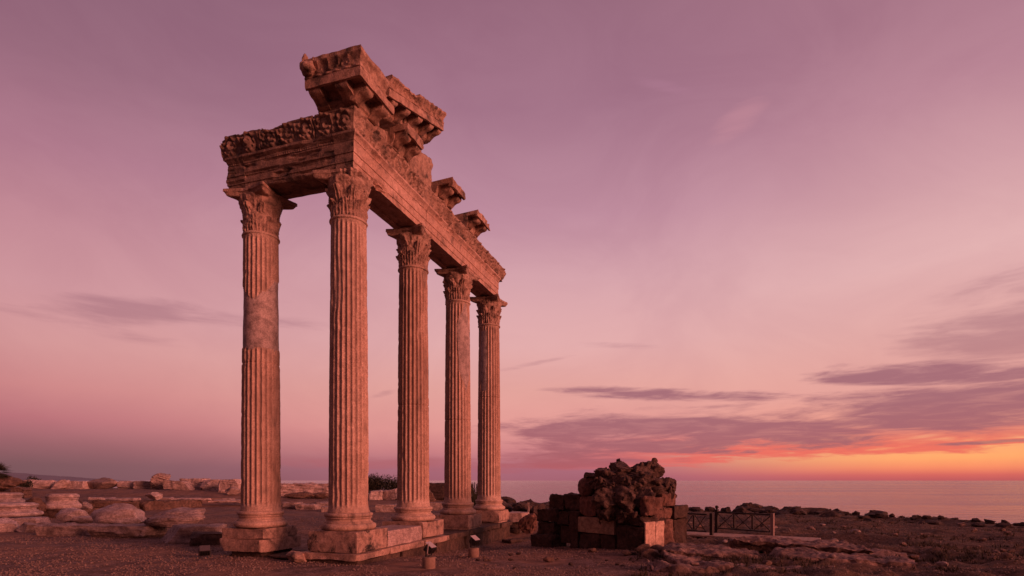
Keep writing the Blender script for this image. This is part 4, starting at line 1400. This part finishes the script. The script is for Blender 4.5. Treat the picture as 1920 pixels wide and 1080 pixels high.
for c_, rad, sd_ in (((1.05, 1.2, .95), (1.9, 2.2, 1.8), 851), ((1.05, 1.15, 1.6), (1.8, 2.1, 1.15), 852), ((1.1, 1.15, 2.0), (1.2, 1.5, .7), 853)):
    v, f = rockv(rad, sd_, 5, .24, 10, .7, 0, 3.2)
    mb.add(place(v, c_), f)
for k, (px, py, wd, hg, D) in enumerate((
        (1166, 880, 58, 34, 16.7), (1140, 890, 50, 30, 16.5), (1196, 885, 52, 36, 16.5), (1222, 884, 36, 36, 16.8), (1206, 877, 46, 24, 17.0), (1112, 893, 34, 14, 16.8),
        (1134, 908, 52, 34, 16.2), (1163, 905, 60, 40, 16.1), (1196, 908, 60, 44, 16.1), (1230, 911, 58, 46, 16.4), (1254, 914, 32, 42, 17.0),
        (1138, 935, 56, 48, 15.9), (1172, 940, 66, 56, 15.75), (1203, 938, 50, 52, 15.7), (1240, 936, 54, 40, 16.5), (1142, 962, 50, 34, 15.8), (1182, 965, 56, 34, 15.6))):
    w_, h_ = wd / FPX * D * 1.02, hg / FPX * D * 1.04
    v, f = rockv((w_, w_ * 1.2, h_), 870 + k, 5, .12, 16, .46, 0, 3.4, .03)
    pv = place(v, rloc(px, py, D), (rng.uniform(-.2, .2), rng.uniform(-.2, .2), rng.uniform(-.4, .4)))
    mb.add(pv, f)
    for j in range(24 if py > 895 else 9):
        q_ = pv[rng.randrange(len(pv))]
        s_ = rng.choice((.08, .11, .15, .20))
        v2, f2 = rockv((s_ * rng.uniform(.9, 1.7), s_ * 1.3, s_ * rng.uniform(.7, 1.1)), 900 + (j * 7 + k) % 40, 3, .08, 14, .36, 0, 2.5, 0)
        mb.add(place(v2, q_, (rng.uniform(0, 3), rng.uniform(0, 3), rng.uniform(0, 3))), f2)
for k in range(230):
    px, py = rng.uniform(1132, 1236), rng.uniform(908, 972)
    D = 15.55 + (972 - py) / 100 * .75 + abs(px - 1195) / 75 * .35
    s_ = rng.choice((.05, .07, .09, .12))
    v, f = rockv((s_ * rng.uniform(.9, 1.6), s_ * 1.3, s_ * rng.uniform(.6, 1)), 900 + k % 40, 2, .15, 6, .5)
    mb.add(place(v, rloc(px, py, D), (rng.uniform(0, 3), rng.uniform(0, 3), rng.uniform(0, 3))), f)
mb.build('rubble_core', M['rubble'], ru, 45)

# ------------------------------------------------------------------ footbridge with railings
fa, fb = Vector((5.6, 20.6, -.06)), Vector((9.2, 18.35, -.07))
dv = (fb - fa)
ang = math.atan2(dv.y, dv.x)
fbr = thing('footbridge', 'low plank walkway with a pale deck, running right from the ruin', 'walkway', fa, ang)
L = dv.length
mb = MB()
npl = 34
for k in range(npl):
    x0 = -.2 + (L + 1.0) * k / npl
    mb.box(x0, x0 + (L + 1.0) / npl - .008, -1.25, -.05, .02 + .002 * (k % 3), .07 + .002 * (k % 3))
mb.build('deck', M['deck'], fbr)
MB().box(-.2, L + .5, -1.22, -1.14, -.22, .018).build('edge_beam', M['wood'], fbr)


def railing(p0, p1, posts, label, endpost=None, finial=False, panels=2):
    a, b_ = Vector(p0), Vector(p1)
    d = b_ - a
    e = thing('wooden_railing', label, 'railing', a, math.atan2(d.y, d.x), 'railings of the walkway')
    Lr, hgt = d.length, .72
    for k, q_ in enumerate(posts):
        mb = MB()
        if finial and k == 0:
            mb.box(q_ - .055, q_ + .055, -.055, .055, -.2, hgt + .08)
            mb.lathe([(.02, hgt + .08), (.035, hgt + .10), (.065, hgt + .15), (.06, hgt + .19), (.02, hgt + .22)], 12, (q_, 0, 0))
        else:
            mb.box(q_ - .048, q_ + .048, -.048, .048, -.2, hgt + .03)
        mb.build('post', M['greywood'] if endpost is not None and k == endpost else M['wood'], e, smooth=False)
    MB().box(0, Lr, -.03, .03, hgt - .05, hgt).build('top_rail', M['wood'], e, smooth=False)
    MB().box(0, Lr, -.025, .025, .10, .14).build('bottom_rail', M['wood'], e, smooth=False)
    seg = [0] + [Lr * (k + 1) / panels for k in range(panels)]
    for k in range(panels):
        x0, x1 = seg[k] + .05, seg[k + 1] - .05
        for (za, zb, yo) in ((.15, hgt - .07, .012), (hgt - .07, .15, -.012)):
            MB().tube([(x0, yo, za), (x1, yo, zb)], .016, 6).build('cross_brace', M['wood'], e)
        if k: MB().box(seg[k] - .025, seg[k] + .025, -.025, .025, .16, hgt - .07).build('baluster', M['wood'], e, smooth=False)
    return e


railing((gx(1344, 20.3), 20.3, .0), (gx(1447, 18.75), 18.75, -.03), (0, 2.03), 'dark wooden railing with crossed braces and a pale end post, across the walkway', 1, True, 3)
railing((gx(1278, 19.6), 19.6, .0), (gx(1325, 18.9), 18.9, -.02), (1.12,), 'short dark wooden railing ending in a square post against the ruin', None, False, 2)

# ------------------------------------------------------------------ bedrock slabs on the right
slabs = [
    (1640, 13.6, (2.2, 1.0, .34), R(-22), 'bedrock slab breaking through the soil right of the broad flat one', 1006),
    (1270, 11.4, (1.6, .8, .32), R(-20), 'dark rough bedrock ledge at the bottom edge, where the gravel ends', 1008),
    (1490, 14.1, (3.1, 1.5, .36), R(-18), 'broad flat bedrock slab with a dark crevice along its front', 1001),
    (1330, 13.4, (2.2, 1.3, .40), R(-14), 'flat bedrock slab in front of the ruin, split from the broad one by a crack', 1002),
    (1555, 12.5, (3.0, 1.0, .30), R(-14), 'long low bedrock slab below the dark crevice at the bottom edge', 1003),
    (1385, 11.6, (2.4, .8, .30), R(-8), 'rough bedrock slab cut by the bottom edge of the picture', 1004),
    (1285, 12.6, (.9, .8, .3), R(10), 'small lumpy bedrock slab left of the split slab', 1005),
]
for px, Y, sz, rz, lab, sd_ in slabs:
    x = gx(px, Y)
    mb = MB()
    v, f = block((-sz[0] / 2, -sz[1] / 2, 0), (sz[0] / 2, sz[1] / 2, sz[2]), sd_, .035, .055, 2.6, .035, 6, .22, erode=.09, maxn=84, strata=.03)
    o = mb.add(v, f).build('bedrock_slab', M['bedrock'], None, 50)
    o.location = (x, Y, Hz(x, Y) - .20)
    o.rotation_euler = (R(1.5), R(2), rz)
    tag(o, lab, 'rock slab')

# ------------------------------------------------------------------ shore boulders and scattered stones
rng = random.Random(5)
shore_px = [(1430, .5), (1441, .7), (1453, .4), (1478, .95), (1495, .5), (1512, .45), (1520, .35), (1535, .5), (1556, .55), (1570, .6), (1582, .45), (1605, .35),
            (1640, .65), (1650, .5), (1672, .4), (1690, .3), (1720, .4), (1738, .4), (1765, .3), (1790, .3), (1830, .45), (1855, .5), (1885, .4), (1905, .3), (1918, .5),
            (1385, .5), (1400, .6), (1360, .5), (1330, .55), (1300, .6)]
for k, (px, s_) in enumerate(shore_px):
    kx = (px - 960) / FPX
    Y = 40.0
    for _ in range(40):
        Y = .5 * Y + .5 * float(np.interp(kx * Y, _XS, _YS))
    Y -= rng.uniform(.2, 1.0)
    s_ = s_ * Y / 30 * .85
    put_rock('shore_boulder', px, Y, (s_ * rng.uniform(1.1, 1.7), s_ * 1.2, s_ * rng.uniform(.75, 1.0)), 'dark boulder on the rocky shore edge right of the walkway', 'boulder', M['shore'], 1100 + k, sub=4, rough=.30, cuts=12, cutd=.5, freq=2.4, group='boulders along the right shore', lift=.2)
for k in range(70):
    px = rng.choice((rng.uniform(1290, 1930), rng.uniform(1380, 1600)))
    kx = (px - 960) / FPX
    Y = 40.0
    for _ in range(40):
        Y = .5 * Y + .5 * float(np.interp(kx * Y, _XS, _YS))
    Y -= rng.uniform(-.4, 3.4)
    s_ = rng.choice((.2, .28, .36, .5, .7)) * Y / 30
    put_rock('shore_boulder', px, Y, (s_ * rng.uniform(1.2, 2.4), s_ * 1.3, s_ * rng.uniform(.6, .95)), 'dark boulder on the rocky shore edge right of the walkway', 'boulder', M['shore'], 1400 + k, sub=3, rough=.28, cuts=12, freq=2.4, group='boulders along the right shore', lift=.1)
near_shore = [(946, 33, 1.1), (958, 34, 1.0), (952, 31, .9), (968, 31, .9), (980, 33, .7), (990, 32, 1.0), (1003, 33, .9), (1012, 31, .8), (1022, 33, .9), (940, 36, 1.0), (985, 29.5, .8), (1010, 28.5, .8), (1035, 32, .8)]
for k, (px, Y, s_) in enumerate(near_shore):
    put_rock('shore_boulder', px, Y, (s_ * rng.uniform(1.2, 1.8), s_ * 1.2, s_ * rng.uniform(.8, 1.1)), 'dark boulder on the shore between the last column and the ruin', 'boulder', M['shore'], 1150 + k, sub=4, rough=.30, cuts=12, cutd=.5, freq=2.4, group='boulders behind the platform end', lift=.3)
put_rock('shore_boulder', 947, 30, (1.5, 1.0, 1.0), 'large dark shore boulder right beside the base of the last column', 'boulder', M['shore'], 1170, z=.35, rot=(0, R(25), 0))
# loose stones
for k in range(90):
    px, Y = rng.uniform(1210, 1900), rng.uniform(11.5, 24)
    x = gx(px, Y)
    if 5.4 < x < 9.5 and 17 < Y < 21: continue
    if x < 6.2 and 14.5 < Y < 18.5: continue
    s_ = rng.choice((.07, .09, .12, .16, .22)) * (1.3 if Y > 17 else 1)
    put_rock('loose_stone', px, Y, (s_ * 1.4, s_ * 1.1, s_ * .8), 'loose stone scattered on the dark soil at the right', 'stone', M[rng.choice(('bedrock', 'brownrock', 'bedrock', 'fallen'))], 1200 + k, sub=2, group='loose stones on the soil', rough=.12)
for k in range(26):
    px, Y = rng.uniform(860, 1230), rng.uniform(11.6, 15)
    s_ = rng.choice((.05, .07, .10))
    put_rock('loose_stone', px, Y, (s_ * 1.5, s_ * 1.1, s_ * .8), 'small dark stone lying on the gravel in front of the ruin', 'stone', M[rng.choice(('brownrock', 'shore'))], 1300 + k, sub=2, group='small stones on the gravel', rough=.12)
for k, (px, Y, s_) in enumerate(((866, 14.6, .12), (1030, 13.2, .2), (1205, 14.2, .35), (1235, 14.3, .3), (1175, 14.2, .22), (1262, 14.9, .3), (1110, 15.2, .2), (1222, 13.5, .4))):
    put_rock('loose_stone', px, Y, (s_ * 1.5, s_ * 1.1, s_ * .8), ('pale stone beside the farther floodlight', 'dark stone on the gravel left of the ruin', 'brown stone at the near corner of the ruin', 'reddish stone below the bright panel',
             'brown stone at the foot of the dark ruin front', 'rough stone below the lit side of the ruin', 'stone below the tan panel of the ruin', 'large low rock where the gravel meets the bedrock')[k], 'stone', M['fallen' if k == 0 else 'brownrock'], 1340 + k, sub=3, rough=.14)

# scrub and gravel, uncountable
def scatter(n_, seed, region):
    r_ = np.random.default_rng(seed)
    Y = 10.5 + (r_.random(n_) ** 1.5) * region[2]
    px = region[0] + r_.random(n_) * (region[1] - region[0])
    X = (px - 960) / FPX * Y
    return X, Y, r_


X, Y, r_ = scatter(42000, 3, (-40, 1960, 18))
keep = fbm(np.stack([X, Y, X * 0], -1) * .7, 3, 55) > -.15
X, Y = X[keep], Y[keep]
Z = H(X, Y)
nn = len(X)
s_ = r_.uniform(.007, .024, nn) * (1 + (Y - 10) * .03)
octv = np.array([(1, 0, 0), (0, 1, 0), (-1, 0, 0), (0, -1, 0), (0, 0, .8), (0, 0, -.8)], float)
octf = np.array([(0, 1, 4), (1, 2, 4), (2, 3, 4), (3, 0, 4), (1, 0, 5), (2, 1, 5), (3, 2, 5), (0, 3, 5)])
rot = r_.uniform(0, 6.28, nn)
V = octv[None] * s_[:, None, None] * r_.uniform(.6, 1.4, (nn, 6, 1))
cx, sx_ = np.cos(rot)[:, None], np.sin(rot)[:, None]
V = np.stack([V[..., 0] * cx - V[..., 1] * sx_ + X[:, None], V[..., 0] * sx_ + V[..., 1] * cx + Y[:, None], V[..., 2] + Z[:, None] + s_[:, None] * .25], -1)
F = (octf[None] + (np.arange(nn) * 6)[:, None, None]).reshape(-1, 3)
tag(MB().add(V.reshape(-1, 3), F).build('gravel', M['pebble'], recalc=False, smooth=False), 'loose gravel over the ground round the columns', 'gravel', kind='stuff')

X, Y, r_ = scatter(9000, 7, (1180, 1990, 22))
p = np.stack([X, Y, X * 0], -1)
dens = fbm(p * .8, 4, 66)
keep = dens > r_.uniform(-.1, .9, len(X))
keep &= ~((X < 6.3) & (Y > 14.6) & (Y < 19)) & ~((X > 5.2) & (X < 10.2) & (Y > 17) & (Y < 21))
X, Y = X[keep], Y[keep]
Z = H(X, Y)
mb = MB()
VV_, FF_ = [], []
nb = 0
for x, y, z in zip(X, Y, Z):
    hgt = r_.uniform(.03, .12)
    for _ in range(7):
        a = r_.uniform(0, 6.28)
        L_ = hgt * r_.uniform(.6, 1.4)
        ox, oy = r_.normal(0, .03, 2)
        ex, ey = math.cos(a) * L_ * .8, math.sin(a) * L_ * .8
        wx, wy = -math.sin(a) * .012, math.cos(a) * .012
        VV_ += [(x + ox - wx, y + oy - wy, z - .01), (x + ox + wx, y + oy + wy, z - .01), (x + ox + ex, y + oy + ey, z + L_)]
        FF_.append((nb, nb + 1, nb + 2)); nb += 3
tag(mb.add(VV_, np.array(FF_)).build('ground_cover', M['dry'], recalc=False, smooth=False), 'low dry scrub over the rocky soil', 'scrub', kind='stuff')
